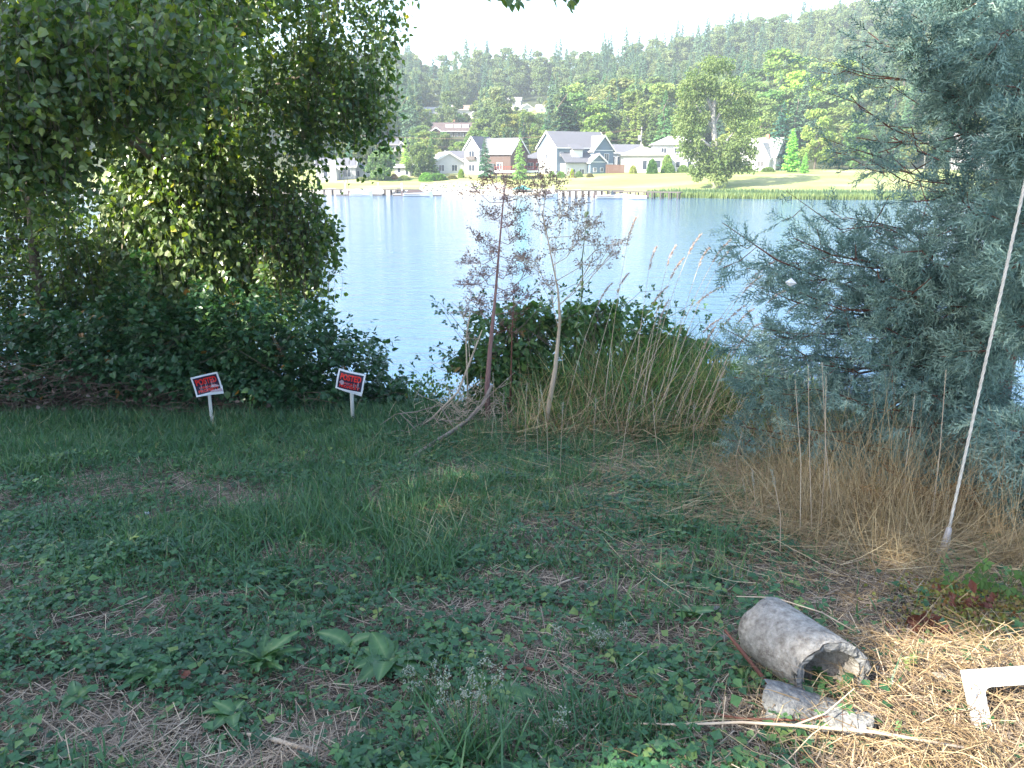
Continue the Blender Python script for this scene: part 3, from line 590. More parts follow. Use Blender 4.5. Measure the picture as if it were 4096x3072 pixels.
# cape-style house
h = house(756, 169, 195, 'small pale cape-style house with steep gables and brick chimney', -38)
gable(h, -4, 4.5, 0, 7, -1, 4.2, 4.0, 'x', 'white', 'roofw', .25); gable(h, -.2, 3.6, -1.6, 2.4, -1, 3.8, 3.2, 'y', 'white', 'roofw', .2)
boxpart(h, 'chimney', 'brick', .6, 1.4, 3.1, 3.9, 6.2, 8.2); boxpart(h, 'shingle_band', 'cream', 4.505, 4.56, .1, 6.9, -.8, 3.1)
window(h, 1.6, -1.6, .9, 1.5, 1.1); window(h, 4.56, 2.6, 4.0, .6, 1.5, 'r', 0); window(h, 4.56, 3.8, 4.0, .6, 1.5, 'r', 0); window(h, 4.56, 2, .8, 1, 1.2, 'r'); window(h, 4.56, 5, .8, 1, 1.2, 'r'); window(h, -2.4, 0, .9, 1.2, 1.2)
# brown gabled house with white tower
h = house(490, 170, 192, 'brown gabled house with tall white gabled bay on its left', -30)
gable(h, -4, 5.5, 0, 8, -1, 5.6, 3.2, 'x', 'tan', 'roofg', .4); gable(h, -6.2, -2.2, -1.2, 6.5, -1, 6.6, 2.6, 'y', 'white', 'roofg', .25); boxpart(h, 'sun_room', 'white', -2.1, 1.2, -2.2, -.01, -1, 2.3)
window(h, -4.2, -1.2, 3.6, 1.4, 1.5); window(h, -4.2, -1.2, .6, 1.6, 1.4); window(h, -.6, -2.2, .5, 2.2, 1.2, mull=2); window(h, 5.5, 3.0, 1, 1.2, 1.4, 'r'); window(h, 5.5, 5.6, 1, 1.2, 1.4, 'r'); window(h, 2.6, 0, 1, 1.4, 1.4)
boxpart(h, 'balcony_rail', 'deckw', -5.4, -3.0, -1.9, -1.25, 3.1, 3.9)
# white house left of it
h = house(448, 170, 194, 'white bungalow with low grey roofs left of the brown gabled house', 22)
gable(h, -3.5, 4, 0, 6.5, -1, 3.5, 2.2, 'y', 'white', 'roofw', .5); gable(h, 1.5, 6.5, 2, 9, -1, 4.4, 1.6, 'x', 'cream', 'roofg', .4)
window(h, -1.6, 0, .6, 1.3, 1.3); window(h, 1.6, 0, .6, 1.3, 1.3)
# red house and deck
h = house(543, 170, 198, 'low red house with light grey hipped roof behind the deck', -4)
hip(h, -4.6, 3.2, 0, 7, -1, 4.2, 1.9, 'red', 'roofg', .6)
for x in (-3, -1, 1): window(h, x, 0, .9, 1.2, 1.3)
d = empty('garden_deck', (at(518, 172, 183).x, 183, float(zfar(at(518, 172, 183).x, 183))), 'raised reddish garden deck with pale fascia and dark posts below', 'deck')
boxpart(d, 'deck_floor', 'trim', -5.2, 4.4, -1.5, 3, 1.15, 1.6)
_pm = None
for k in range(8):
    p_ = link(Geo().box(-.09, .09, -.09, .09, -.4, 1.148).mesh('post', W['deckw']) if _pm is None else _pm, 'post', d, loc=(-4.7+k*1.22, -1.1, 0)); _pm = p_.data
boxpart(d, 'rail', 'red', -5.2, 4.4, -1.42, -1.36, 2.35, 2.45)
_pm = None
for k in range(25):
    p_ = link(Geo().box(-.04, .04, -.03, .03, 1.602, 2.348).mesh('baluster', W['red']) if _pm is None else _pm, 'baluster', d, loc=(-5.1+k*.39, -1.39, 0)); _pm = p_.data
# left houses
h = house(337, 172, 182, 'grey modern house with tall white chimney at the far left', 6)
gable(h, -4.5, 4, 0, 7, -1, 3.8, 1.6, 'x', 'grey', 'roofg'); gable(h, -3.2, .4, -1.5, 3, -1, 3.4, 1.1, 'y', 'grey', 'roofg'); boxpart(h, 'chimney', 'trim', -1.2, .0, -2.1, -1.55, -1, 4.0); window(h, 2.2, 0, .6, 1.5, 1.6); window(h, -2.3, -1.5, .6, .9, 1.6, mull=0)
h = house(357, 171, 186, 'small white gabled garage right of the grey modern house', -12, name='garage')
gable(h, -1.7, 1.7, 0, 4, -1, 2.6, 1.4, 'y', 'white', 'roofg', .2); window(h, 0, 0, .2, 1.2, 1.2)
h = house(403, 170, 188, 'white flat-roofed cabin between the two round trees', -4, name='cabin')
gable(h, -1.9, 1.6, 0, 4, -1, 3.0, .4, 'x', 'white', 'roofw', .5); window(h, .9, 0, .3, .7, 1.4, mull=0); window(h, -.9, 0, .8, .7, .9, mull=0)
# upslope houses
h = house(390, 146, 262, 'small grey-roofed house low on the hillside above the round tree', 10)
gable(h, -4, 3, 0, 6, -1.5, 3.8, 1.7, 'x', 'cream', 'roofg'); gable(h, 2.4, 4.6, -1, 4, -1.5, 3.2, 1.2, 'y', 'cream', 'roofg')
for x in (-2.6, 0): window(h, x, 0, .4, 1.4, 1.1)
h = house(454, 137, 300, 'long house with dark brown roof and lit dormers on the hillside', 4)
gable(h, -8, 8, 0, 8, -3, 5.2, 2.6, 'x', 'tan', 'roofb', .8); gable(h, -8.3, -4.4, -1.8, 3, -3, 4.6, 1.4, 'y', 'tan', 'roofb', .5)
for x in (-1.7, 1.2, 4.1): boxpart(h, 'dormer', 'trim', x-1.2, x+1.2, 1.2, 3.4, 2.9, 4.3)
for k in range(6): window(h, -3.2+k*2, 0, -.4, 1.2, 1.6, mull=0)
boxpart(h, 'chimney', 'brick', -.4, .4, 4.2, 5, 4, 6)
h = house(434, 111, 385, 'flat white house highest on the hillside at left', 3)
gable(h, -5, 5, 0, 6, -2, 3.8, .8, 'x', 'white', 'roofw', .6)
for k in range(4): window(h, -3.4+k*2.2, 0, .2, 1.2, 1.1, mull=0)
h = house(466, 118, 370, 'white hillside house with red-brown roof beside the dry meadow', 14)
gable(h, -5, 3.5, 0, 7, -2, 5.4, 1.8, 'x', 'white', 'roofr', .5); gable(h, 2.4, 6.4, -1, 5, -2, 4.0, 1.5, 'y', 'white', 'roofr', .4)
for x in (-3.4, -.8): window(h, x, 0, 1.2, 1.3, 1.1)
h = house(513, 106, 410, 'white hillside house above the dry meadow, half hidden by trees', -10)
gable(h, -3.6, 3.6, 0, 6, -2, 5.2, 1.6, 'x', 'white', 'roofw'); window(h, 0, 0, .8, 2, 1.2)
h = house(527, 113, 395, 'tiny white gabled house right of the dry meadow', 18)
gable(h, -2.6, 2.6, 0, 5, -2, 3.8, 1.5, 'y', 'white', 'roofw'); window(h, 0, 0, .2, 1, 1)
h = house(542, 113, 395, 'tiny white flat-sided house beside the open-crowned slope trees', -8)
gable(h, -2.8, 2.8, 0, 5, -2, 4.0, 1.0, 'x', 'white', 'roofw'); window(h, 0, 0, .2, 1.6, 1)
# houses behind the cypress
h = house(936, 90, 330, 'white flat-roofed building high on the slope behind the cypress', -14)
boxpart(h, 'wall', 'white', -7, 8, 0, 8, -3, 5.5); boxpart(h, 'roof', 'roofw', -7.6, 8.6, -.6, 8.6, 5.503, 6.0)
for k in range(5): boxpart(h, 'balcony_rail', 'wood', -6.4+k*2.9, -4+k*2.9, -.3, -.01, 2.2, 2.6)
h = house(985, 150, 196, 'pale blue-grey house glimpsed through the middle of the cypress', -20)
gable(h, -6, 9, 0, 9, -1, 6.4, 3, 'x', 'grey', 'roofw')
for x in (-4, -1, 2, 5): window(h, x, 0, 1, 1.3, 1.4); window(h, x, 0, 4, 1.3, 1.2)

# utility pole with wires
p = at(640, 170, 200); up = empty('utility_pole', (p.x, 200, float(zfar(p.x, 200))), 'grey utility pole with transformer behind the white hip-roofed house', 'utility pole')
H = at(640, 127, 200).z-up.location.z
g = Geo(); g.tube([(0, 0, -.5), (0, 0, H)], [.22, .15], 8); g.build('pole', M['palebark'], up)
g = Geo(); g.box(-1.1, 1.1, -.16, -.02-.14, H-.7, H-.5); g.build('cross_arm', M['palebark'], up)
g = Geo(); g.tube([(-.5, -.3, H-3), (-.5, -.3, H-1.9)], .28, 8); g.build('transformer', W['trim'], up)
g = Geo()
for dx, dz in ((-1, -.5), (1, -.5), (0, -2.5)):
    a = Vector((dx, -.1, H+dz)); b = a+Vector((-95, 18, 1.5)); pts = [a.lerp(b, t)+Vector((0, 0, -2.6*4*t*(1-t))) for t in np.linspace(0, 1, 14)]; g.tube(pts, .02, 3)
g.build('wire', W['wood'], up)

# hedges and garden shrubs
def shrub(px, py, y, w, h_, col, label, name='garden_shrub', key='round', wide=1.0):
    c = at(px, py, y); z = float(zfar(c.x, y)); o = empty(name, (c.x, y, z-.15), label, 'shrub'); o.scale = (w*.95, w*.8, h_*1.15)
    k = link(SHR, 'crown', o); k.color = (*col, 1); k.rotation_euler[2] = random.uniform(0, 6); link(SHT, 'stem', o)
sg = Geo(); d_ = unit(R.normal(size=(1500, 3))); d_[:, 2] = np.abs(d_[:, 2]); pp = d_*np.array([.5, .5, .85])*(.8+.25*R.rand(1500, 1)); pr, pp, rt, ss = clump_cards(pp, d_, .11); sg.scatter(pr, pp, rt, ss); SHR = sg.mesh('shrub_crown', M['far_leaf'])
sg = Geo(); sg.tube([(0, 0, -.1), (0, 0, .5)], [.05, .03], 5); SHT = sg.mesh('shrub_stem', M['bark'])
shl = [(426, 174, 178, 3.4, 1.9, (1.3, 1.9, .7), 'bright green clipped round hedge left of the rock wall'), (437, 172, 180, 4.6, 1.6, (.8, 1.2, .6), 'dark green clipped hedge right of the bright round one'), (404, 173, 180, 2.8, 1.2, (1.5, 1.4, 1.2), 'pale grey shrub in front of the white cabin'),
       (394, 172, 182, 1.8, 1.3, (2.0, 1.0, .5), 'orange-tinged shrub left of the white cabin'), (388, 173, 181, 1.5, .9, (1.0, 1.2, .7), 'small green shrub under the leftmost round tree'), (362, 173, 180, 2.6, .9, (1.1, 1.1, .9), 'low shrub before the small white garage'),
       (372, 172, 181, 2.2, .9, (.9, 1.0, .8), 'low dark shrub under the round grey-green tree'), (461, 170, 184, 1.5, 2.0, (1.5, 1.6, .6), 'yellow-green upright shrub by the white bungalow'), (452, 172, 182, 2.4, 1.0, (1.4, 1.0, .9), 'reddish low shrub at the white bungalow'),
       (552, 170, 184, 1.6, 1.4, (1.6, 1.7, .7), 'light green shrub at the left corner of the blue-grey house'), (561, 172, 182, 2.2, 1.5, (1.2, 1.5, .8), 'green mound shrub in front of the blue-grey house'), (572, 171, 181, 1.1, 2.0, (2.5, 2.2, .6), 'narrow yellow shrub in front of the blue-grey house'),
       (579, 172, 181, 1.9, 1.4, (1.2, 1.3, 1.1), 'grey-green shrub right of the narrow yellow shrub'), (590, 172, 180, 1.7, 1.0, (1.5, 1.0, 1.1), 'purplish low shrub at the blue-grey house porch'), (652, 172, 182, 2.5, 3.2, (.75, 1.1, .6), 'dark round shrub beside the white steps'),
       (668, 171, 184, 3.2, 2.3, (1.3, 1.5, .9), 'wide pale green shrub under the white house windows'), (667, 168, 187, 2.6, 4.0, (1.0, 1.2, .7), 'tall green shrub against the white house wall'), (683, 170, 185, 2.6, 1.8, (1.3, 1.4, .9), 'green shrub at the right corner of the white house'),
       (633, 172, 184, 1.8, 1.9, (1.7, 1.5, 1.0), 'pale brown shrub left of the white steps'), (748, 169, 186, 2.6, 1.2, (1.2, 1.2, 1.2), 'grey low shrub in front of the cape-style house'), (768, 169, 186, 3.2, 1.2, (1.2, 1.3, .9), 'low green shrub at the right of the cape-style house'),
       (540, 172, 184, 1.9, 1.0, (2.2, 1.2, .7), 'orange-flowered low shrub right of the deck')]
for s_ in shl: shrub(*s_)

# bank rocks on the left shore
def rock_geo(seed, n=1):
    rs = np.random.RandomState(seed); import bmesh
    bm = bmesh.new(); bmesh.ops.create_icosphere(bm, subdivisions=1, radius=1)
    V = np.array([v.co[:] for v in bm.verts])*(1+.25*rs.normal(size=(len(bm.verts), 1)))*np.array([1, .8, .6]); T = np.array([[v.index for v in f.verts] for f in bm.faces]); bm.free(); return V, T
g = Geo()
for k in range(6):
    N = 60; px = R.uniform(424, 505, N); y = R.uniform(160, 172, N); x = (px-512)/F*y
    s = y-shore(x); keep = (s > 1) & (s < 14); x, y = x[keep], y[keep]; P = np.stack([x, y, zfar(x, y)], 1)
    g.scatter(rock_geo(k), P, frames(R.normal(size=(len(P), 3))*.3+np.array([1, 0, 0]), np.tile([[0, 0, 1.]], (len(P), 1))), R.uniform(.2, .6, len(P)))
o = g.build('bank_rocks', W['rock']); tag(o, kind='stuff')

# reeds
N = 16000; px = R.uniform(657, 1010, N); x = px; y0 = 135
x = (px-512)/F*134; sh = shore(x); y = sh+R.uniform(-3.6, 1.4, N); z = np.maximum(zfar(x, y), -.4)
pr = (np.array([(-.035, 0, 0), (.035, 0, 0), (.05, .03, .6), (-.02, .03, .6), (.03, .1, 1.0)]), np.array([(0, 1, 2), (0, 2, 3), (3, 2, 4)]))
a = R.rand(N)*6.28; rot = np.stack([np.stack([np.cos(a), -np.sin(a), 0*a], 1), np.stack([np.sin(a), np.cos(a), 0*a], 1), np.stack([.1*R.normal(size=N), .1*R.normal(size=N), 1+0*a], 1)], 1)
g = Geo(); edge = np.clip((sh+1.2-y)/4, 0, 1); g.scatter(pr, np.stack([x, y, z-.1], 1), rot, (1.05+.5*R.rand(N))*(.8+.3*np.clip((px-657)/25, 0, 1)), np.clip(.25+.6*edge+.1*R.normal(size=N), 0, 1))
tag(g.build('reeds', M['reed']), kind='stuff')

# piers, docks and boats
def pier(xa, ya, xb, yb, z, n, label, w=1.4):
    a = Vector((xa, ya, z)); b = Vector((xb, yb, z)); o = empty('pier', ((xa+xb)/2, (ya+yb)/2, 0), label, 'pier'); c = o.location.copy()
    d = (b-a).normalized(); s = Vector((-d.y, d.x, 0))*w/2; g = Geo()
    V = [a-s-c, b-s-c, b+s-c, a+s-c]; V = [v+Vector((0, 0, -.12)) for v in V]+[v+Vector((0, 0, .05)) for v in V]
    g.add([tuple(v) for v in V], quads=[(3, 2, 1, 0), (4, 5, 6, 7), (0, 1, 5, 4), (1, 2, 6, 5), (2, 3, 7, 6), (3, 0, 4, 7)]); g.build('deck_boards', W['deckw'], o)
    pm = None
    for k in range(n):
        for sg_ in (-1, 1):
            q = a.lerp(b, (k+.3)/(n-.4))+s*sg_*.9-c
            e = link(pm or Geo().tube([(0, 0, -1.6), (0, 0, z-.125)], .13, 6).mesh('post', W['deckw']), 'post', o, loc=(q.x, q.y, 0)); pm = e.data
    return o
a = at(555, 189, 146); b = at(624, 189, 146); pier(a.x, 146, b.x, 147, 1.15, 11, 'long dark timber pier on many posts, left end over open water')
a = at(612, 190, 140); b = at(678, 190, 139); pier(a.x, 142, b.x, 136, 1.15, 9, 'timber pier reaching the reeds, right of the moored boats')
a = at(386, 187, 160); b = at(413, 187, 160); pier(a.x, 156, b.x, 156, 1.1, 5, 'short raised grey dock beside the canopied boat', 1.2)
a = at(325, 187, 160); b = at(346, 187, 160); pier(a.x, 157, b.x, 157, 1.1, 3, 'short raised dock at the far left shore', 1.2)
def fdock(pa, pb, y, label):
    a = at(pa, 192, y).x; b = at(pb, 192, y).x; o = empty('floating_dock', ((a+b)/2, y, 0), label, 'dock'); w = (b-a)/2
    boxpart(o, 'float', 'deckw', -w, w, -1, 1, -.15, .22); boxpart(o, 'deck_boards', 'roofw', -w-.05, w+.05, -1.05, 1.05, .225, .36)
    for x in (-w*.7, w*.75): e = Geo().tube([(x, 1.2, -1.5), (x, 1.2, 2.3)], .13, 6).build('post', W['trim'], o)
fdock(337, 383, 155, 'low reddish floating dock with two white posts at left'); fdock(394, 441, 153, 'low reddish floating dock carrying the speedboat in front'); fdock(540, 556, 143, 'small grey floating dock at the left end of the long pier')
def boat(px, y, L, label, cover=None, wind=False, rz=0, col='trim'):
    x = at(px, 192, y).x; o = empty('boat', (x, y, 0), label, 'boat', rz=math.radians(rz)); g = Geo(); n = 9; secs = []
    for i in range(n):
        t = i/(n-1); xx = -L/2+L*t; w = L*.17*(1-max(0, (t-.45)/.55)**2.2)+.01; top = .55+.35*t*t; V = [(xx, -w, top), (xx, -w*.8, .1), (xx, 0, -.15), (xx, w*.8, .1), (xx, w, top), (xx, w*.8, top-.02), (xx, 0, top-.05), (xx, -w*.8, top-.02)]; secs += V
    Q = [[i*8+k, i*8+(k+1) % 8, (i+1)*8+(k+1) % 8, (i+1)*8+k] for i in range(n-1) for k in range(8)]
    g.add(secs, quads=Q+[(0, 1, 2, 7), (2, 3, 4, 5)]); g.build('hull', W[col], o, smooth=False)
    boxpart(o, 'stripe', 'roofb', -L*.48, L*.1, -L*.172, -L*.168, .35, .45)
    if cover:
        c = Geo(); c.prism([(-L*.42, .6), (L*.2, .72), (L*.02, 1.25), (-L*.25, 1.25)], -L*.15, L*.15, 'y'); c.build('canopy', W[cover], o)
    if wind:
        c = Geo(); c.prism([(-.1, .65), (.55, .7), (.2, 1.35), (0, 1.35)], -L*.14, L*.14, 'y'); c.build('windscreen', W['glass'], o)
    boxpart(o, 'outboard_motor', 'roofb', -L/2-.35, -L/2-.02, -.2, .2, .1, 1.0)
boat(418, 150.6, 5.4, 'white speedboat with dark canopy moored at the left dock', 'roofb', False, 0)
boat(361, 152.8, 4.2, 'pale boat behind the leftmost floating dock', 'roofw', True, 0)
boat(402, 157.5, 3.6, 'small covered boat pulled up under the raised grey dock', 'roofb', False, 8)
boat(611, 138.2, 5.2, 'low white boat with windscreen moored under the long pier', None, True, 0)
boat(635, 137, 3.9, 'small white open boat moored right of the low white one', None, False, 176)
boat(549, 141.2, 3.0, 'small upturned-looking dinghy by the left end of the long pier', 'roofb', False, 10)
# steps / rails / tarp on the beach
o = empty('beach_platform', (at(503, 188, 163).x, 163, 1.1), 'tan timber platform above the stony beach', 'platform')
boxpart(o, 'deck_boards', 'roofr', -3, 4, -1, 1, 0, .15); boxpart(o, 'retaining_wall', 'cream', -3, 4, -.98, -.9, -1, -.003)
tm = hm_('turquoise_fabric', (.12, .5, .5)); o = empty('beach_canopy', (at(522, 189, 160).x, 160, .9), 'turquoise beach canopy on the stony shore', 'canopy')
g = Geo(); g.add([(-1.8, -1, .1), (1.8, -1, .1), (1.8, 1, .1), (-1.8, 1, .1), (0, 0, .9)], tris=[(0, 1, 4), (1, 2, 4), (2, 3, 4), (3, 0, 4)]); g.build('cloth', tm, o); g = Geo(); g.tube([(0, 0, -.6), (0, 0, .85)], .04, 5); g.build('pole', W['trim'], o)

# ================================================================== NEAR VEGETATION
LEAF = (np.array([(0, 0, 0), (.38, .22, .08), (-.38, .22, .08), (0, 1.0, -.10), (.30, .58, .06), (-.30, .58, .06), (0, .4, 0)]), np.array([(0, 1, 6), (1, 4, 6), (4, 3, 6), (3, 5, 6), (5, 2, 6), (2, 0, 6)]))
LEAF4 = (np.array([(0, 0, 0), (.40, .30, .08), (-.40, .30, .08), (0, 1.0, -.05), (0, .42, 0)]), np.array([(0, 1, 4), (1, 3, 4), (3, 2, 4), (2, 0, 4)]))
TRIF = (np.array([(0, 0, 0), (.27, .3, .06), (-.27, .3, .06), (0, .78, -.06), (.30, .02, 0), (.52, .30, .05), (.70, -.12, -.06), (-.30, .02, 0), (-.52, .30, .05), (-.70, -.12, -.06), (.36, -.22, .03), (-.36, -.22, .03)]),
        np.array([(0, 1, 3), (0, 3, 2), (0, 5, 4), (4, 5, 6), (0, 4, 10), (4, 6, 10), (0, 7, 8), (7, 9, 8), (0, 11, 7), (7, 11, 9)]))
def blade_proto(bend, w=.5, n=3, base=1.0):
    V = []; T = []
    for i in range(n):
        t = i/n; ww = w*base*(1-.55*t); V += [(-ww, bend*t*t, t*(1-.25*bend*t)), (ww, bend*t*t, t*(1-.25*bend*t))]
    V.append((0, bend, 1-.25*bend))
    for i in range(n-1): T += [(2*i, 2*i+1, 2*i+3), (2*i, 2*i+3, 2*i+2)]
    T.append((2*n-2, 2*n-1, 2*n)); return np.array(V), np.array(T)
def upright(N, lean=.2, bias=(0, 0)):
    """rotation matrices whose local Z is up with a random lean and spin"""
    z = np.stack([lean*R.normal(size=N)+bias[0], lean*R.normal(size=N)+bias[1], np.ones(N)], 1); z = unit(z); a = R.rand(N)*6.283
    h = np.stack([np.cos(a), np.sin(a), 0*a], 1); y = unit(np.cross(z, h)); x = np.cross(y, z); return np.stack([x, y, z], 2)
def in_view(x, y, m=.25): return np.abs(x) < .66*y+m
def gpts(N, y0=2.1, y1=10.6, p=1.6, x0=-7.2, x1=7.2):
    """points on the ground, denser near the viewer"""
    out = []
    while sum(len(a) for a in out) < N:
        y = y0+(y1-y0)*R.rand(N*2)**p; x = R.uniform(x0, x1, N*2)*1.0; k = in_view(x, y); w = R.rand(N*2) < 1.0
        out.append(np.stack([x[k & w], y[k & w]], 1))
    P = np.concatenate(out)[:N]; return P[:, 0], P[:, 1]
# bare, thatchy patches (picked on the ground itself)
BARE = [(20, 570, .30, .12), (118, 490, .34, .12), (300, 463, .5, .1), (120, 735, .55, .22), (60, 700, .3, .12), (235, 765, .5, .16), (385, 735, .5, .13), (350, 690, .35, .09), (560, 585, .8, .22), (620, 550, .7, .16), (680, 600, .6, .24), (730, 560, .5, .25),
        (455, 612, .4, .12), (575, 520, .6, .16), (700, 640, .5, .2), (310, 610, .2, .07), (240, 600, .2, .06), (790, 600, .6, .25), (860, 580, .7, .3), (900, 640, .7, .3), (950, 690, .7, .35), (760, 720, .5, .3), (850, 740, .8, .4)]
BW = [(ground_at(px, py), rx, ry) for px, py, rx, ry in BARE]
def bare(x, y):
    f = np.zeros_like(np.asarray(x, float))
    for c, rx, ry in BW: f = np.maximum(f, np.exp(-(((x-c.x)/rx)**2+((y-c.y)/ry)**2)**1.3))
    f = f*(.8+.5*(vnoise(x, y, 5)-.5)*2)
    f = np.maximum(f, .68*sstep(.54, .67, fbm(x+5, y+2, 1.3))*sstep(9.5, 6, y))
    return np.clip(f, 0, 1)
def lush(x, y):
    a, b = ground_at(330, 545), ground_at(420, 500); f = np.exp(-(((x-a.x)/.9)**2+((y-a.y)/.6)**2))+np.exp(-(((x-b.x)/1.0)**2+((y-b.y)/.7)**2))
    return np.clip(f, 0, 1)
def straw_zone(x, y):   # dry ground on the right
    return sstep(.0, .9, x-.35-.18*y+.3*(fbm(x, y, 1.2)-.5))

# ---- thatch: flat grey and tan litter everywhere, thick where bare
x, y = gpts(175000); b = np.maximum(bare(x, y), .8*straw_zone(x, y)); keep = R.rand(len(x)) < .30+.70*b; x, y, b = x[keep], y[keep], b[keep]
N = len(x); a = R.rand(N)*6.28; L = R.uniform(.03, .15, N)*(.5+.8*R.rand(N)); A = np.stack([x, y, zg(x, y)+.006+.02*R.rand(N)*(.4+b)], 1); D = np.stack([np.cos(a), np.sin(a), .12*R.normal(size=N)], 1)
g = Geo(); g.scatter((np.array([(-.012, 0, 0), (.012, 0, 0), (.010, 1, .0), (-.010, 1, .0)]), np.array([(0, 1, 2), (0, 2, 3)])), A, frames(D, np.tile([[0, 0, 1.]], (N, 1))+.5*R.normal(size=(N, 3))), L, np.clip(.45+.3*R.normal(size=N), 0, 1))
tag(g.build('thatch', M['litter']), kind='stuff')

# ---- creeping ground cover: clover, buttercup, small weeds
x, y = gpts(76000, p=1.5, y1=9.4); b = bare(x, y); s_ = straw_zone(x, y); dens = (1-b)**1.2*(1-.9*s_)*(1-.75*lush(x, y))*(.35+.65*sstep(.35, .6, fbm(x+2, y+8, 1.6)))*(.35+.65*sstep(8.5, 4.8, y)); k = R.rand(len(x)) < dens*1.1+.03
x, y = x[k], y[k]; N = len(x); g = Geo(); sz = R.uniform(.018, .045, N)*(1+.35*(fbm(x, y, 3)-.5)*2)
hgt = .012+.09*R.rand(N)*(.25+1.5*fbm(x+3, y, 2.6)**2); pos = np.stack([x, y, zg(x, y)+hgt], 1); n_ = np.stack([.35*R.normal(size=N), .35*R.normal(size=N)-.15, np.ones(N)], 1); d = np.stack([np.cos(a_ := R.rand(N)*6.28), np.sin(a_), .15*R.normal(size=N)], 1)
half = R.rand(N) < .5; tn = np.clip(.45+.25*R.normal(size=N)+.5*(fbm(x, y, 1.3)-.5), 0, 1)
rot = frames(d, n_); g.scatter(TRIF, pos[half], rot[half], sz[half]*1.15, tn[half]); g.scatter(LEAF4, pos[~half], rot[~half], sz[~half]*1.25, tn[~half])
g.sticks(pos[::3]-np.array([0, 0, .04]), pos[::3], .0012, tint=.3)
tag(g.build('ground_cover', M['cover']), kind='stuff')

# ---- grass
g = Geo(); protos = [blade_proto(b_, .5, n_) for b_, n_ in ((.15, 2), (.4, 2), (.75, 3), (1.1, 3))]
x, y = gpts(150000, p=1.35, y1=10.7); b = bare(x, y); s_ = straw_zone(x, y); lu = lush(x, y); rim = sstep(5.5, 8.5, y)
dens = (1-.93*b)*(1-.82*s_*sstep(7.5, 5.5, y))*(.26+.95*lu+.75*rim+.45*sstep(.5, .65, fbm(x+11, y+4, 1.5))*sstep(3, 4, y)); k = R.rand(len(x)) < dens; x, y, lu, rim = x[k], y[k], lu[k], rim[k]
N = len(x); h_ = (.035+.06*R.rand(N)+.13*lu*R.rand(N)+.07*rim*R.rand(N)**2)*(.75+1.0*fbm(x, y, 2.2)); w = (.0022+.0022*R.rand(N))*(1+.08*y)
for j in range(4):
    q = (np.arange(N) % 4) == j; n = q.sum(); g.scatter(protos[j], np.stack([x[q], y[q], zg(x[q], y[q])-.004], 1), upright(n, .62), np.stack([w[q]*2, h_[q], h_[q]*1.1], 1), np.clip(.42+.2*R.normal(size=n)+.35*(fbm(x[q]+9, y[q], .9)-.5), 0, 1))
grass = g.build('grass', M['grass']); tag(grass, kind='stuff')

g = Geo()
for k in range(230):
    cx, cy = R.uniform(-6, 3.2), 3.2+6.2*R.rand()**.8
    if abs(cx) > .66*cy or (cx > .9+.1*cy): continue
    n = R.randint(25, 70); x = cx+.11*R.normal(size=n); y = cy+.09*R.normal(size=n); h0 = R.uniform(.09, .24)*(1.25 if cx > -1 else .85); tn0 = R.uniform(.3, .85)
    hh = h0*(.5+.7*R.rand(n)); g.scatter(protos[R.randint(0, 4)], np.stack([x, y, zg(x, y)-.005], 1), upright(n, .38), np.stack([(.0045+.004*R.rand(n))*(1+.05*cy), hh*.9, hh], 1), np.clip(tn0+.12*R.normal(size=n), 0, 1))
tag(g.build('tall_grass', M['grass']), kind='stuff')

# ---- flattened long pale grass in the middle distance and dry standing grass by the cypress
g = Geo()
def swath(N, cx, cy, rx, ry, L, dirx, tint, zt=.05, w=.0035, lean=.9):
    x = cx+rx*R.normal(size=N)*.6; y = cy+ry*R.normal(size=N)*.6; a = math.atan2(0, dirx)+R.normal(size=N)*.55; z = zg(x, y)+zt*R.rand(N)
    d = np.stack([np.cos(a), np.sin(a)*.7, .12*R.normal(size=N)+.05], 1); n_ = np.stack([0*a, 0*a, 1+0*a], 1)+.4*R.normal(size=(N, 3)); fr = frames(d, n_)
    rot = np.stack([fr[:, :, 0], fr[:, :, 2], fr[:, :, 1]], 2); l_ = L*(.5+R.rand(N)); g.scatter(protos[R.randint(0, 3)], np.stack([x, y, z], 1), rot, np.stack([np.full(N, w*2), l_*.35, l_], 1), np.clip(tint+.25*R.normal(size=N), 0, 1))
for k in range(18):
    c = ground_at(R.uniform(400, 790), R.uniform(425, 530)); swath(150, c.x, c.y, .6, .4, .28, random.choice([-1, 1, 1]), .45, w=.0025)
swath(900, .9, 8.3, 1.6, .5, .4, 1, .45, .12, w=.003); swath(500, 1.2, 6.4, 1.4, .5, .35, -1, .4, .06, w=.0025); swath(1500, 2.6, 5.6, 1.6, 1.2, .3, 1, .5, .10, w=.0022); swath(900, 2.2, 4.2, 1.3, .7, .25, -1, .55, .06, w=.002)
tag(g.build('flattened_grass', M['drygrass']), kind='stuff')
g = Geo()
def stand(N, cx, cy, rx, ry, h, tint, w=.003, bias=(0, 0), lean=.25, mi=0):
    x = cx+rx*R.normal(size=N)*.6; y = cy+ry*R.normal(size=N)*.6; ac = ground_at(943, 556); kp = ~((np.abs(x-ac.x-.03) < .2) & (y > ac.y-1.0) & (y < ac.y+.04)); x, y = x[kp], y[kp]; N = len(x)
    for j in range(3):
        q = (np.arange(N) % 3) == j; n = q.sum(); hh = h*(.25+.95*R.rand(n)**1.6)*(.5+vnoise(x[q], y[q], 3.)); g.scatter(protos[j], np.stack([x[q], y[q], zg(x[q], y[q])-.01], 1), upright(n, lean, bias), np.stack([np.full(n, w*2), hh*.8, hh], 1), np.clip(tint+.22*R.normal(size=n), 0, 1), mi=mi)
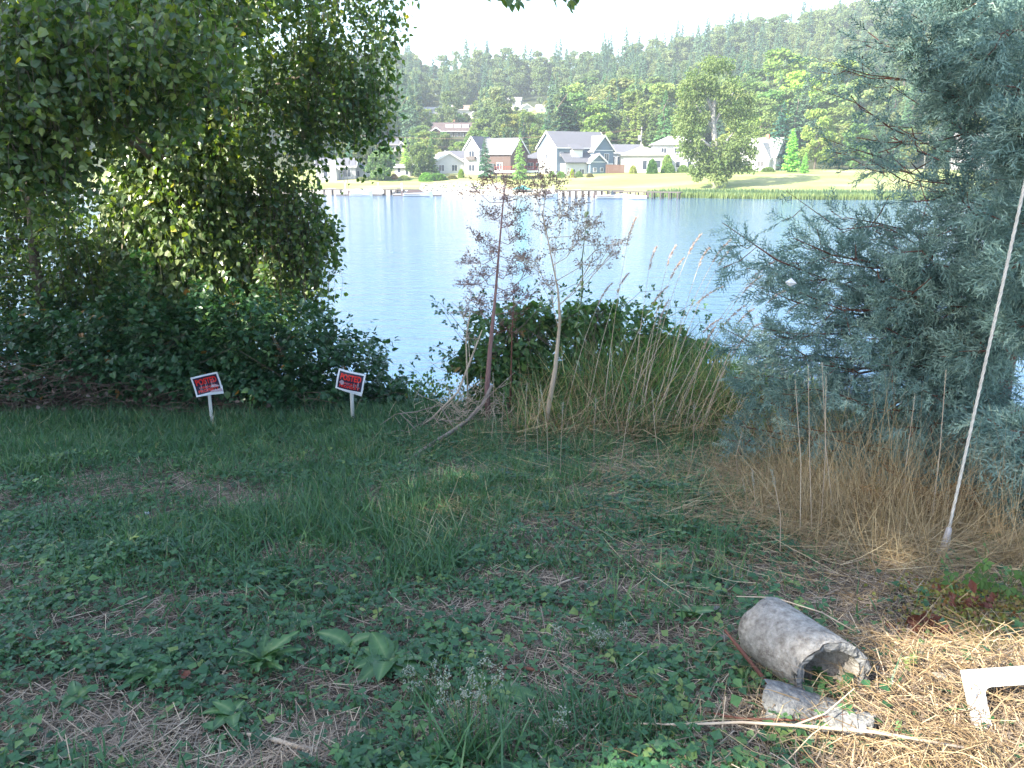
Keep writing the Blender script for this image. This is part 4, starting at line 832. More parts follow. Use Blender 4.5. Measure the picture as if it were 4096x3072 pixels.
for (px, py, n, h) in [(770, 500, 500, .35), (800, 520, 600, .4), (840, 530, 700, .45), (880, 540, 700, .45), (920, 560, 700, .4), (970, 560, 600, .4), (740, 480, 350, .3), (790, 470, 500, .5), (850, 500, 700, .55), (900, 520, 700, .55), (960, 530, 600, .5), (1010, 560, 400, .4), (800, 450, 300, .8)]:
    c = ground_at(px, py); stand(int(n*.62), c.x, c.y, .55, .45, h*1.6, .45, w=.0018, lean=.5); swath(int(n*.4), c.x, c.y, .5, .35, .45, random.choice([-1, 1]), .5, h*.25, w=.0018)
tag(g.build('dry_grass', M['drygrass']), kind='stuff')

# ---- straw: loose on the right, heaped at the bottom right corner
g = Geo(); x, y = gpts(40000, p=1.7, y1=6.5); s_ = straw_zone(x, y); heap = np.exp(-(((x-1.75)/.75)**2+((y-2.55)/.5)**2)); pm_ = np.exp(-(((x-1.12)/.28)**2+((y-2.74)/.17)**2)); k = R.rand(len(x)) < (.55*s_+1.0*heap)*(1-.75*pm_); x, y, heap = x[k], y[k], heap[k]; N = len(x)
a = R.rand(N)*6.28; L = R.uniform(.03, .26, N)*(.4+.7*R.rand(N)); z = zg(x, y)+.01+R.rand(N)*(.03+.10*heap); A = np.stack([x, y, z], 1); d = np.stack([np.cos(a), np.sin(a), .22*R.normal(size=N)], 1); Bp = A+d*L[:, None]; md = (A+Bp)/2+np.array([0, 0, .02])*R.normal(size=(N, 1))
tn = np.clip(.5+.28*R.normal(size=N), 0, 1); r_ = R.uniform(.0006, .0019, N); g.sticks(A, md, r_, tint=tn); g.sticks(md, Bp, r_, r_*.6, tint=tn)
tag(g.build('loose_straw', M['straw']), kind='stuff')
g = Geo()
for (px, py, n, s) in [(995, 610, 900, .35), (960, 625, 500, .25), (1010, 650, 700, .3), (950, 600, 500, .25)]:   # low reddish weeds
    c = ground_at(px, py); xx = c.x+s*R.normal(size=n)*.6; yy = c.y+s*R.normal(size=n)*.4; pz = zg(xx, yy)+.07*R.rand(n); g.scatter(LEAF, np.stack([xx, yy, pz], 1), frames(R.normal(size=(n, 3))), .016+.012*R.rand(n), np.clip(.6+.3*R.normal(size=n), 0, 1))
tag(g.build('low_creeping_weed', leafmat('creeping_weed_leaf', [(0, (.20, .07, .03)), (.4, (.22, .16, .05)), (1, (.22, .26, .07))], .5, .3)), kind='stuff')

# ================================================================== LEFT TREE WITH IVY
def leaves_on(g, P, D, size, tint=None, proto_=LEAF, spread=.5, mi=0):
    N = len(P); rot = frames(D+spread*R.normal(size=(N, 3)), R.normal(size=(N, 3))*.6+np.array([-.35, -.6, .45])); g.scatter(proto_, P, rot, size*(.65+.7*R.rand(N)), tint if tint is not None else R.rand(N), mi)
tree = empty('weeping_tree', (-5.0, 12.4, .9), 'large weeping broadleaf tree with ivy-covered trunk at the water edge, hanging over the brambles', 'tree'); T0 = np.array(tree.location)
tr = Geo(); pts = [(-5.0, 12.4, .6), (-4.95, 12.4, 2.5), (-4.8, 12.3, 4.5), (-4.9, 12.2, 6.5), (-4.7, 12.2, 8.5), (-4.6, 12, 10.5)]; tr.tube([Vector(p)-Vector(T0) for p in pts], [.34, .28, .24, .2, .13, .05], 10, wob=.06); tr.build('trunk', M['bark'], tree, smooth=True)
limbs = [((-4.9, 12.3, 5.2), (-3.4, 12.0, 7.4), (-1.8, 11.8, 7.8)), ((-4.8, 12.3, 4.4), (-3.8, 12.0, 5.9), (-2.6, 11.8, 6.3)), ((-4.9, 12.2, 5.8), (-6.4, 11.2, 6.6), (-7.6, 10.4, 6.6)), ((-4.9, 12.2, 4.8), (-5.2, 10.0, 6.0), (-4.6, 7.8, 6.1)),
         ((-4.8, 12.2, 5.4), (-3.6, 10.6, 6.9), (-2.8, 9.4, 7.2)), ((-4.8, 12.3, 6.6), (-5.6, 13.6, 8.5), (-6.2, 14.6, 9.6)), ((-4.8, 12.2, 7.2), (-3.2, 12.6, 9.2), (-2.0, 12.8, 9.9)), ((-4.9, 12.3, 4.6), (-5.0, 10.2, 5.6), (-4.4, 8.4, 5.6))]
for l in limbs:
    lg = Geo(); p = [Vector(v)-Vector(T0) for v in l]; kq = .42 if l[2][1] < 9.5 else .85; lg.tube([p[0], p[0].lerp(p[1], .5)+Vector((0, 0, .1)), p[1], p[1].lerp(p[2], .5)+Vector((0, 0, .06)), p[2]], [.13*kq, .10*kq, .075*kq, .05*kq, .02*kq], 7); lg.build('limb', M['bark'], tree, smooth=True)
crown = Geo(); tw = Geo()
def strands(n, c, r, L0, L1, per, size, seedtint=.5, keep=None, out=.25):
    """weeping twigs: start inside an ellipsoid and hang down"""
    d = unit(R.normal(size=(n, 3)))*(R.rand(n, 1)**.4); S = np.array(c)+d*np.array(r)
    if keep is not None: S = S[keep(S)]
    n = len(S); L = R.uniform(L0, L1, n); o = np.stack([R.normal(size=n)*out, R.normal(size=n)*out, -np.ones(n)], 1)
    for q in range(3):
        a = S+o*(L*q/3)[:, None]*np.array([1.2-.3*q, 1.2-.3*q, 1]); b_ = S+o*(L*(q+1)/3)[:, None]*np.array([1.2-.3*(q+1), 1.2-.3*(q+1), 1]); tw.sticks(a-T0, b_-T0, .0025, .002)
    t = R.rand(n, per); P = S[:, None, :]+o[:, None, :]*(L[:, None]*t)[..., None]*np.concatenate([(1.2-.3*3*t)[..., None]]*2+[np.ones_like(t)[..., None]], -1); P = P.reshape(-1, 3)+.05*R.normal(size=(n*per, 3))
    D = np.repeat(o, per, 0)*.6+.7*R.normal(size=(n*per, 3))*np.array([1, 1, .5]); tn = np.clip(np.repeat(.45+.2*R.normal(size=n), per)+.22*R.normal(size=n*per), 0, 1)
    tn = np.minimum(tn, .9); tn[R.rand(len(tn)) < .006] = 1.0
    leaves_on(crown, P-T0, D, size, tn)
strands(600, (-4.4, 12.5, 8.4), (3.5, 2.0, 2.2), .4, 1.1, 21, .085)
strands(150, (-2.35, 12.0, 7.3), (.9, .9, 1.6), .6, 1.5, 18, .075)
strands(110, (-3.3, 10.6, 7.5), (.9, .8, .6), .4, .8, 20, .08)
strands(230, (-2.95, 12.0, 6.2), (1.05, .9, .8), .4, .9, 18, .08)
strands(34, (-2.0, 12.0, 6.1), (.45, .6, .4), .5, .9, 17, .08)
strands(230, (-3.35, 11.9, 4.6), (.55, .5, .9), .9, 2.0, 20, .075)
strands(60, (-2.95, 12.1, 4.2), (.3, .4, .6), .6, 1.2, 18, .08)
strands(170, (-4.5, 11.8, 5.2), (1.3, .6, .9), .4, 1.1, 22, .09)
strands(430, (-4.7, 9.7, 7.0), (1.9, 1.0, .8), .35, .8, 21, .085)
strands(430, (-4.1, 8.2, 6.15), (1.5, .8, .75), .25, .7, 20, .08, out=.45)
strands(150, (-4.8, 8.0, 5.35), (.8, .6, .5), .25, .7, 18, .08, out=.45)
strands(420, (-7.9, 12.3, 4.9), (1.4, .9, 1.0), .4, 1.3, 17, .08)
strands(170, (-7.4, 11.6, 3.3), (1.0, .6, .8), .3, .8, 14, .065, out=.5)
strands(90, (-6.1, 11.2, 4.1), (.5, .5, .5), .5, 1.2, 16, .07)
tag(crown.build('crown', M['birch'], tree), kind='stuff'); tag(tw.build('hanging_twigs', M['brownstem'], tree), kind='stuff')
# ivy cloak round the trunk
iv = Geo(); N = 30000; zz = R.uniform(.9, 6.4, N); aa = R.rand(N)*6.283; rr = (.62+.25*np.sin(zz*2.1+aa*2)+.18*R.normal(size=N))*np.interp(zz, [.9, 2.5, 5, 6.4], [1.15, 1.05, .9, .5])
P = np.stack([-5.0+rr*np.cos(aa)*1.45, 12.2+rr*np.sin(aa)*.9, zz], 1); D = np.stack([np.cos(aa)*.4, np.sin(aa)*.4-.1, -np.ones(N)], 1)
leaves_on(iv, P-T0, D, .11, np.clip(.45+.28*R.normal(size=N), 0, 1)); tag(iv.build('ivy', M['ivy'], tree), kind='stuff')
vt = Geo()
for k in range(46):
    x_ = -4.9+R.normal()*.55; y_ = 11.75+R.rand()*.4; z1 = R.uniform(3.2, 4.6); z2 = z1-R.uniform(.8, 2.0); p0 = Vector((x_, y_, z1))-Vector(T0); p1 = Vector((x_+R.normal()*.12, y_-.1, z2))-Vector(T0); vt.tube([p0, (p0+p1)/2+Vector((R.normal()*.05, 0, 0)), p1], [.006, .007, .005], 4, caps=False)
tag(vt.build('ivy_stems', M['tanstem'], tree), kind='stuff')
# slim second tree left of it
t2 = empty('slim_tree', (-6.75, 11.4, 1.3), 'slim young tree with thin dark trunk at the left edge, in front of the water', 'tree'); T0 = np.array(t2.location)
g = Geo(); g.tube([(0, 0, -.2), (.05, 0, 1.2), (-.02, 0, 2.4), (.1, 0, 3.8), (.05, .1, 5.2)], [.085, .08, .07, .05, .02], 8, wob=.06); g.build('trunk', M['bark'], t2, smooth=True)
lv = Geo(); lt = Geo()
for k in range(48):
    z = R.uniform(.6, 5); a = R.rand()*6.28; L = R.uniform(.4, 1.3); e = np.array([math.cos(a)*L, math.sin(a)*L*.7, z+R.uniform(-.1, .5)]); s0 = np.array([.03, 0, z]); lt.sticks([s0], [e], .012, .004)
    m = 34; t = R.rand(m)**.6; P = s0+(e-s0)*t[:, None]+.09*R.normal(size=(m, 3)); leaves_on(lv, P, np.tile((e-s0)/L, (m, 1))+np.array([0, 0, -.4]), .075, np.clip(.5+.25*R.normal(size=m), 0, 1))
lt.build('branches', M['bark'], t2); tag(lv.build('crown', M['birch'], t2), kind='stuff')

# ================================================================== BRAMBLES
def bramble(name, label, parts, base, leafsize=.085, mat='bramble', canes=40, cat='bramble bush'):
    o = empty(name, base, label, cat); T = np.array(base); lf = Geo(); cn = Geo()
    for (c, r, n) in parts:
        d = unit(R.normal(size=(n, 3))); d[:, 2] = np.abs(d[:, 2])*1.0-.15; d[:, 1] -= .25; d = unit(d)
        lump = 1+.55*(vnoise(d[:, 0]*r[0]*3+c[0], d[:, 2]*r[2]*3+c[2], 1.7)-.5)*2+.10*R.rand(n)**4; P = np.array(c)+d*np.array(r)*lump[:, None]*(1-.32*R.rand(n, 1)**2)
        D = d*.7+np.array([0, -.2, -.45])+.35*R.normal(size=(n, 3)); nn = d+np.array([0, 0, .6])+.5*R.normal(size=(n, 3))
        tn = np.clip(.45+.24*R.normal(size=n), 0, .95); tn[R.rand(n) < .012] = 1; rot = frames(D, nn); s_ = leafsize*(.6+.7*R.rand(n)); h2 = R.rand(n) < .4
        lf.scatter(TRIF, P[h2]-T, rot[h2], s_[h2]*1.05, tn[h2]); lf.scatter(LEAF, P[~h2]-T, rot[~h2], s_[~h2]*1.1, tn[~h2])
    for k in range(canes):
        c, r, n = parts[R.randint(len(parts))]; a = R.rand()*6.28; p0 = np.array([c[0]+r[0]*R.uniform(-.7, .7), c[1]-r[1]*.3, float(zg(c[0], c[1]))]); pk = np.array(c)+np.array([r[0]*R.uniform(-.8, .8), -r[1]*R.uniform(.2, 1), r[2]*R.uniform(.7, 1.05)]); e = pk+np.array([R.uniform(-.5, .5), -R.uniform(.1, .5), -R.uniform(.1, .5)])
        cn.tube([Vector(p0-T), Vector((p0+pk)/2-T)+Vector((0, 0, .15)), Vector(pk-T), Vector(e-T)], [.006, .005, .004, .002], 4, caps=False)
    tag(lf.build('foliage', M[mat], o), kind='stuff'); tag(cn.build('canes', M['brownstem'], o), kind='stuff'); return o
bramble('bramble_thicket', 'long dark green bramble thicket behind the two small signs', [((-6.8, 11.1, 1.9), (1.4, .95, 1.35), 5600), ((-5.3, 10.9, 1.9), (1.4, .95, 1.35), 6200), ((-3.9, 10.75, 1.85), (1.3, .9, 1.32), 6400), ((-2.75, 10.6, 1.7), (1.0, .8, 1.2), 5200), ((-2.05, 10.5, 1.45), (.75, .7, .8), 3200), ((-1.55, 10.2, 1.4), (.5, .5, .5), 1200), ((-2.6, 9.95, 1.75), (.9, .4, .5), 1500), ((-3.2, 10.1, 1.6), (.9, .5, .55), 1200), ((-4.6, 10.1, 1.9), (1.0, .5, .6), 1700), ((-6.0, 10.2, 2.25), (1.2, .5, .55), 1900), ((-5.6, 9.75, 1.75), (.5, .25, .3), 350), ((-6.9, 9.8, 1.75), (.3, .2, .3), 200), ((-7.6, 10.6, 1.9), (.8, .6, .9), 1400)], (-4.5, 10.8, 1.6))
def sprig_cane(o, pts, n, size, T, lf, cn, r=.004):
    V = [Vector(p)-Vector(T) for p in pts]; cn.tube(V, [r*(1-.6*i/(len(V)-1)) for i in range(len(V))], 4, caps=False)
    for k in range(n):
        t = (k+.6)/n*(len(V)-1); i = min(int(t), len(V)-2); p = V[i].lerp(V[i+1], t-i); d = (V[i+1]-V[i]).normalized(); sd = Vector((-d.z, 0, d.x))*(1 if k % 2 else -1)
        e = p+sd*.05+Vector((0, -.02, 0)); cn.tube([p, e], .0015, 3, caps=False); lf.scatter(TRIF, np.array([e]), frames(np.array([sd+d*.6+Vector((0, -.3, -.1))]), np.array([[0, -.6, .8]])), size, np.array([R.uniform(.2, .7)]))
bb = bramble('bramble_bush', 'bramble bush in the middle around the tall dried stalks, standing against the lake', [((-.1, 9.9, 2.5), (.58, .5, .68), 1100), ((.55, 10.0, 2.55), (.7, .5, .66), 1100), ((1.5, 10.1, 2.6), (.75, .5, .6), 1500), ((2.15, 10.2, 2.6), (.5, .5, .42), 800), ((-.1, 9.7, 2.0), (.5, .45, .6), 1300), ((.5, 9.55, 2.0), (.7, .4, .6), 1400), ((1.3, 9.7, 1.95), (.8, .4, .6), 1400), ((-.45, 9.9, 2.55), (.3, .3, .3), 450), ((.95, 9.9, 3.05), (.45, .3, .3), 600), ((.2, 9.9, 3.1), (.3, .3, .22), 380), ((2.5, 10.0, 2.1), (.7, .5, .5), 1100), ((3.1, 10.1, 1.95), (.7, .5, .45), 900), ((1.9, 9.5, 2.1), (.5, .3, .3), 350), ((.2, 9.2, 2.1), (.45, .3, .3), 400), ((2.9, 9.4, 1.9), (.5, .35, .35), 450)], (1.0, 9.9, 1.8), .088, 'bramble2', 70)
lf = Geo(); cn = Geo(); T = np.array((1.0, 9.9, 1.8))
for pts, n in [([at(478, 392, 9.7), at(455, 375, 9.6), at(438, 368, 9.5), at(418, 352, 9.4)], 8), ([at(470, 350, 9.7), at(455, 330, 9.6), at(444, 312, 9.5), at(434, 306, 9.4)], 7), ([at(470, 340, 9.7), at(452, 316, 9.6), at(440, 303, 9.5), at(430, 300, 9.4)], 7), ([at(478, 330, 9.8), at(462, 312, 9.7), at(452, 302, 9.6)], 6), ([at(470, 405, 9.7), at(440, 398, 9.5), at(418, 372, 9.5), at(402, 362, 9.4)], 8), ([at(480, 420, 9.5), at(462, 395, 9.4), at(446, 378, 9.4), at(430, 384, 9.3)], 7), ([at(462, 360, 9.7), at(446, 350, 9.6), at(432, 345, 9.5)], 6), ([at(530, 330, 9.8), at(540, 305, 9.7), at(556, 296, 9.7)], 6), ([at(590, 330, 9.8), at(610, 306, 9.7), at(632, 300, 9.6)], 7), ([at(640, 335, 9.8), at(660, 306, 9.7), at(685, 308, 9.6)], 7), ([at(500, 330, 9.8), at(505, 308, 9.7), at(520, 300, 9.6)], 6), ([at(570, 330, 9.8), at(578, 300, 9.7), at(592, 294, 9.6)], 6), ([at(680, 345, 9.8), at(700, 322, 9.7), at(722, 330, 9.6)], 6), ([at(545, 320, 9.9), at(560, 292, 9.8), at(575, 284, 9.7), at(590, 288, 9.6)], 8), ([at(610, 320, 9.9), at(640, 292, 9.8), at(662, 290, 9.7)], 7), ([at(500, 330, 9.8), at(486, 300, 9.7), at(476, 292, 9.7)], 6), ([at(655, 325, 9.9), at(690, 305, 9.8), at(712, 312, 9.7)], 7), ([at(520, 320, 9.9), at(528, 292, 9.8), at(540, 284, 9.7)], 6)]: sprig_cane(bb, pts, n, .075, T, lf, cn)
lf.build('leafy_sprays', M['bramble'], bb); cn.build('arching_canes', M['brownstem'], bb)
lf = Geo(); cn = Geo(); o = empty('bramble_shoot', (-1.6, 10.2, 1.7), 'arching bramble shoots rising over the lake at the right end of the dark thicket', 'bramble'); T = np.array(o.location)
for pts, n in [([at(322, 350, 10.4), at(338, 330, 10.3), at(354, 318, 10.2)], 8), ([at(345, 360, 10.4), at(365, 345, 10.3), at(372, 358, 10.2)], 7), ([at(375, 395, 10.2), at(392, 380, 10.0), at(402, 378, 9.9)], 6), ([at(370, 400, 10.2), at(395, 392, 10.0), at(412, 396, 9.9)], 7)]: sprig_cane(o, pts, n, .07, T, lf, cn)
lf.build('leaves', M['bramble'], o); cn.build('canes', M['brownstem'], o)
# sunlit low growth on the bank
for (px, py, y, w, h_, lb) in [(425, 400, 11.6, .7, .3, 'low sunlit yellow-green growth on the bank between the brambles'), (393, 408, 11.4, .5, .3, 'small sunlit weed patch at the foot of the dark thicket'), (765, 398, 11.4, .6, .35, 'sunlit yellow-green growth on the bank left of the cypress')]:
    c = at(px, py, y); o = empty('bank_weed', tuple(c), lb, 'weed'); n = 900; P = R.normal(size=(n, 3))*np.array([w*.5, .3, h_*.5]); g = Geo(); leaves_on(g, P, np.tile([[0, 0, 1.]], (n, 1)), .05, R.rand(n)); tag(g.build('leaves', M['sumac'], o), kind='stuff'); g = Geo(); q = P[:60]; g.sticks(q*np.array([1, 1, 0])+np.array([0, 0, -h_-.25]), q, .003); g.build('stems', M['greenstem'], o)

# debris heap under the thicket at left
o = empty('debris_heap', (-5.2, 10.1, 1.85), 'heap of dead brown canes and withered leaves below the thicket, left of the signs', 'debris'); T = np.array(o.location); g = Geo(); l2 = Geo()
N = 2400; x = R.uniform(-8.2, -3.2, N); y = 10.05+.35*R.normal(size=N)*.8; top = np.interp(x, [-8.2, -6, -4.5, -3.2], [.75, .62, .42, .2])*(.5+.9*vnoise(x, y, 2.5)); z = zg(x, y)+top*R.rand(N); a = R.normal(size=N)*.6+(R.rand(N) < .5)*PI; L = R.uniform(.15, .6, N)
A = np.stack([x, y, z], 1)-T; d = np.stack([np.cos(a), .3*np.sin(a), -.25+.3*R.normal(size=N)], 1); m = A+d*L[:, None]*.5+np.array([0, 0, .03]); tn = R.rand(N); g.sticks(A, m, .004, tint=tn); g.sticks(m, A+d*L[:, None], .004, .002, tint=tn)
tag(g.build('dead_canes', M['brownstem'], o), kind='stuff')
N = 5200; x = R.uniform(-8.2, -2.8, N); y = 10.1+.22*R.normal(size=N); z = zg(x, y)+np.interp(x, [-8.2, -6, -4.5, -2.8], [.65, .55, .4, .15])*R.rand(N)
leaves_on(l2, np.stack([x, y, z], 1)-T, R.normal(size=(N, 3)), .06, R.rand(N)); tag(l2.build('dead_leaves', leafmat('dull_dead_leaf', [(0, (.045, .03, .025)), (.6, (.11, .075, .06)), (1, (.24, .18, .15))], .8, .05, tcol=(1, 1, 1)), o), kind='stuff')
# grass fringe in front of thickets
g = Geo(); N = 9000; x = R.uniform(-7.5, 3.2, N); y = 9.45+.35*R.normal(size=N)*.8
for j in range(4):
    q = (np.arange(N) % 4) == j; n = q.sum(); hh = .10+.16*R.rand(n); g.scatter(protos[j], np.stack([x[q], y[q], zg(x[q], y[q])], 1), upright(n, .3), np.stack([np.full(n, .011), hh, hh], 1), np.clip(.45+.25*R.normal(size=n), 0, 1))
tag(g.build('fringe_grass', M['grass']), kind='stuff')

# ================================================================== CENTRE: stalks, reeds grass
def at_rel(px, py, y, o): return Vector(at(px, py, y))-o.location
SEED = (np.array([(1, 0, 0), (-1, 0, 0), (0, 1, 0), (0, -1, 0), (0, 0, 1), (0, 0, -1)])*1.0, np.array([(0, 2, 4), (2, 1, 4), (1, 3, 4), (3, 0, 4), (2, 0, 5), (1, 2, 5), (3, 1, 5), (0, 3, 5)]))
def weed_stalk(label, base, pts, y, rads, mat, umbels, name='dried_weed'):
    b = at(*base, y); o = empty(name, (b.x, y, b.z), label, 'dried weed'); g = Geo(); P = [at_rel(px, py, yy, o) for px, py, yy in pts]; g.tube(P, rads, 8, wob=.08); g.build('stalk', M[mat], o, smooth=True)
    br = Geo(); sd = Geo()
    for (t, ex, ey, n) in umbels:      # t: place on the stalk (0..1), target pixel
        k = t*(len(P)-1); i = min(int(k), len(P)-2); s0 = P[i].lerp(P[i+1], k-i); e = at_rel(ex, ey, y+R.uniform(-.35, .35), o); m = s0.lerp(e, .55)+Vector((0, 0, -.06)); br.tube([s0, m, e], [.005, .004, .0025], 4, caps=False)
        for q in range(int(n*1.7)):
            f = e+Vector((R.normal()*.085, R.normal()*.08, abs(R.normal())*.07-.02)); s1 = e if q % 2 else m.lerp(e, R.rand()); br.tube([s1, f], [.0028, .002], 3, caps=False)
            c = np.array(f)+.026*R.normal(size=(9, 3)); br.sticks(np.tile(np.array(f)-(np.array(f)-np.array(s1))*.15, (9, 1)), c, .001); sd.scatter(SEED, c, frames(R.normal(size=(9, 3))), .0062+.003*R.rand(9))
    br.build('branchlets', M[mat], o); tag(sd.build('seed_heads', M['seed'], o), kind='stuff'); return o
U1 = [(.95, 505, 183, 8), (.9, 492, 180, 7), (.9, 520, 190, 8), (.85, 478, 192, 7), (.85, 530, 186, 6), (.8, 490, 215, 9), (.75, 520, 212, 8), (.7, 478, 240, 8), (.7, 515, 238, 8), (.65, 472, 262, 9), (.65, 525, 258, 8), (.6, 468, 285, 9), (.58, 508, 272, 9), (.55, 482, 275, 8), (.5, 470, 300, 8), (.5, 515, 292, 8), (.52, 530, 270, 8), (.45, 480, 312, 8), (.45, 520, 300, 7), (.97, 500, 200, 5), (.8, 510, 225, 7), (.62, 490, 252, 8)]
weed_stalk('tallest dried umbel weed with mauve stalk, rising above the far shoreline', (488, 420), [(488, 422, 8.9), (487, 390, 8.9), (490, 350, 8.9), (495, 300, 8.9), (499, 250, 8.9), (503, 205, 8.9), (506, 178, 8.9)], 8.9, [.035, .032, .026, .015, .011, .007, .003], 'mauvestem', U1)
U2 = [(.98, 545, 185, 8), (.95, 560, 182, 9), (.92, 535, 195, 7), (.85, 575, 205, 8), (.8, 562, 215, 8), (.75, 590, 225, 9), (.75, 545, 228, 8), (.65, 578, 240, 8), (.6, 600, 245, 7), (.6, 555, 250, 7), (.5, 590, 265, 6), (.55, 535, 262, 8), (.5, 612, 252, 7), (.4, 550, 285, 6)]
weed_stalk('tan split-based dried umbel weed, right neighbour of the tallest one', (547, 432), [(545, 432, 8.3), (548, 410, 8.3), (555, 370, 8.3), (560, 320, 8.3), (558, 290, 8.3), (549, 245, 8.3), (543, 215, 8.3), (546, 190, 8.3)], 8.3, [.03, .028, .024, .016, .010, .007, .005, .003], 'tanstem', U2)
weed_stalk('slanting tan dead stalk forked at the top, left of the tallest dried weed', (440, 425), [(395, 442, 8.7), (430, 420, 8.7), (458, 392, 8.7), (470, 362, 8.7), (482, 330, 8.7)], 8.7, [.008, .010, .012, .012, .006], 'tanstem', [(.75, 467, 318, 3), (.8, 475, 338, 2)], 'dead_stalk')
weed_stalk('short straight tan dead stalk between the bramble sprays and the tallest weed', (470, 415), [(468, 410, 8.8), (467, 370, 8.8), (466, 340, 8.8), (470, 312, 8.8)], 8.8, [.010, .010, .009, .004], 'tanstem', [(.9, 462, 312, 2)], 'dead_stalk')
weed_stalk('rust-stained upright dock stalk just behind the tan split-based weed', (512, 420), [(509, 425, 9.1), (511, 380, 9.1), (512, 330, 9.1), (514, 300, 9.1)], 9.1, [.012, .011, .008, .003], 'redbark', [(.7, 507, 330, 5), (.8, 517, 315, 5), (.95, 513, 295, 6)], 'dead_stalk')
# twining vine on an upright stalk
b = at(578, 345, 8.8); o = empty('bindweed_vine', tuple(b), 'green bindweed vine with drooping heart-shaped leaves twining up a stem', 'vine'); g = Geo(); P = [at_rel(px, py, 8.8, o) for px, py in [(576, 360), (578, 320), (583, 290), (582, 260), (586, 225), (588, 208)]]; g.tube(P, [.006]*4+[.004, .003], 5); g.build('stem', M['greenstem'], o)
lm = None; HL = Geo(); HL.add([(0, 0, 0), (.3, .1, .05), (.34, .4, .02), (0, 1, -.08), (-.34, .4, .02), (-.3, .1, .05), (0, .4, -.03)], tris=[(0, 1, 6), (1, 2, 6), (2, 3, 6), (3, 4, 6), (4, 5, 6), (5, 0, 6)]); lm = HL.mesh('heart_leaf', M['ivy'])
for k in range(26):
    t = k/26*(len(P)-1); i = min(int(t), len(P)-2); p = P[i].lerp(P[i+1], t-i); sx = random.choice((-1, 1)); q = Vector((sx*random.uniform(.3, .8), random.uniform(-.6, .1), -random.uniform(.7, 1))).to_track_quat('Y', 'Z').to_euler(); s = random.uniform(.06, .10); link(lm, 'leaf', o, p, q, (s, s, s))

# tall green and plumed grass leaning right
g = Geo(); o = empty('reed_grass', tuple(ground_at(640, 430)), 'clump of tall canary reed grass leaning right with pinkish tan plumes over the lake', 'grass clump'); T = np.array(o.location); pl = Geo(); st = Geo()
N = 4400; x = .0+3.9*R.rand(N); y = 8.0+1.9*R.rand(N)**.7
for j in range(4):
    q = (np.arange(N) % 4) == j; n = q.sum(); hh = R.uniform(.25, 1.0, n)*np.interp(x[q], [0, .8, 2.4, 3.9], [.5, .95, .9, .5])*(.55+.8*vnoise(x[q], y[q], 2.6)); g.scatter(protos[(1, 2, 3, 3)[j]], np.stack([x[q], y[q], zg(x[q], y[q])], 1)-T, upright(n, .6, (.15, 0)), np.stack([R.uniform(.006, .016, n), hh*.9, hh], 1), np.clip(.62+.28*R.normal(size=n), 0, 1))
tag(g.build('blades', M['reedgrass'], o), kind='stuff')
plum = [(605, 420, 628, 240), (640, 420, 690, 250), (650, 425, 715, 258), (655, 425, 720, 262), (660, 425, 700, 262), (670, 425, 745, 290), (660, 430, 755, 275), (690, 430, 770, 300), (700, 430, 765, 285), (640, 425, 668, 262), (630, 425, 650, 265), (625, 430, 672, 275), (615, 425, 700, 300), (605, 425, 655, 300), (690, 430, 740, 320), (700, 430, 750, 330), (720, 430, 790, 310), (665, 430, 728, 320), (650, 430, 705, 330),
        (720, 425, 760, 335), (640, 430, 660, 320), (720, 430, 800, 340), (705, 430, 735, 350), (585, 420, 618, 290), (560, 420, 600, 300), (680, 430, 705, 345), (730, 430, 778, 352), (690, 430, 760, 365), (740, 430, 790, 370)]
def plume(base, tip, droop=.12, L=.36, wd=.018, y=9.0):
    p0 = np.array(base); p1 = np.array(tip); d = p1-p0; pts = [p0+d*t+np.array([0, 0, .28*math.sin(t*PI)*np.linalg.norm(d)*.35]) for t in np.linspace(0, 1, 9)]; st.tube([Vector(p) for p in pts], [.0048-.0028*i/8 for i in range(9)], 4, caps=False)
    dd = pts[-1]-pts[-2]; dd /= np.linalg.norm(dd); n = 150; t = R.rand(n); dn = np.array([.5*np.sign(d[0]+.01)*1, 0, -1]); C_ = pts[-1]-dd*.06+(dd[None]*(t*L)[:, None])+dn[None]*(droop*t**2*L*3)[:, None]*.5; C_ += .3*wd*R.normal(size=(n, 3))*(1-.6*np.abs(t-.4))[:, None]
    pl.scatter((np.array([(-.1, 0, 0), (.1, 0, 0), (0, 1, 0)]), np.array([(0, 1, 2)])), C_, frames(np.tile(dd, (n, 1))+.35*R.normal(size=(n, 3))+dn*.3), 0.026+.014*R.rand(n), np.full(n, .5)+.2*R.normal(size=n))
N = 2400; x = .0+3.9*R.rand(N); y = 7.9+1.9*R.rand(N); dg_ = Geo()
for j in range(3):
    q = (np.arange(N) % 3) == j; n = q.sum(); hh = R.uniform(.25, .8, n); dg_.scatter(protos[j+1], np.stack([x[q], y[q], zg(x[q], y[q])], 1)-T, upright(n, .6, (.1, 0)), np.stack([R.uniform(.004, .009, n), hh, hh], 1), R.rand(n))
tag(dg_.build('dry_blades', M['drygrass'], o), kind='stuff')
for (bx, by, tx, ty) in plum:
    yy = R.uniform(8.4, 9.3); b = ground_at(bx+R.uniform(-6, 6), by+5); plume(np.array(b)-T, np.array(at(tx, ty, yy))-T)
tag(st.build('culms', M['tanstem'], o), kind='stuff'); tag(pl.build('plumes', M['plume'], o), kind='stuff')
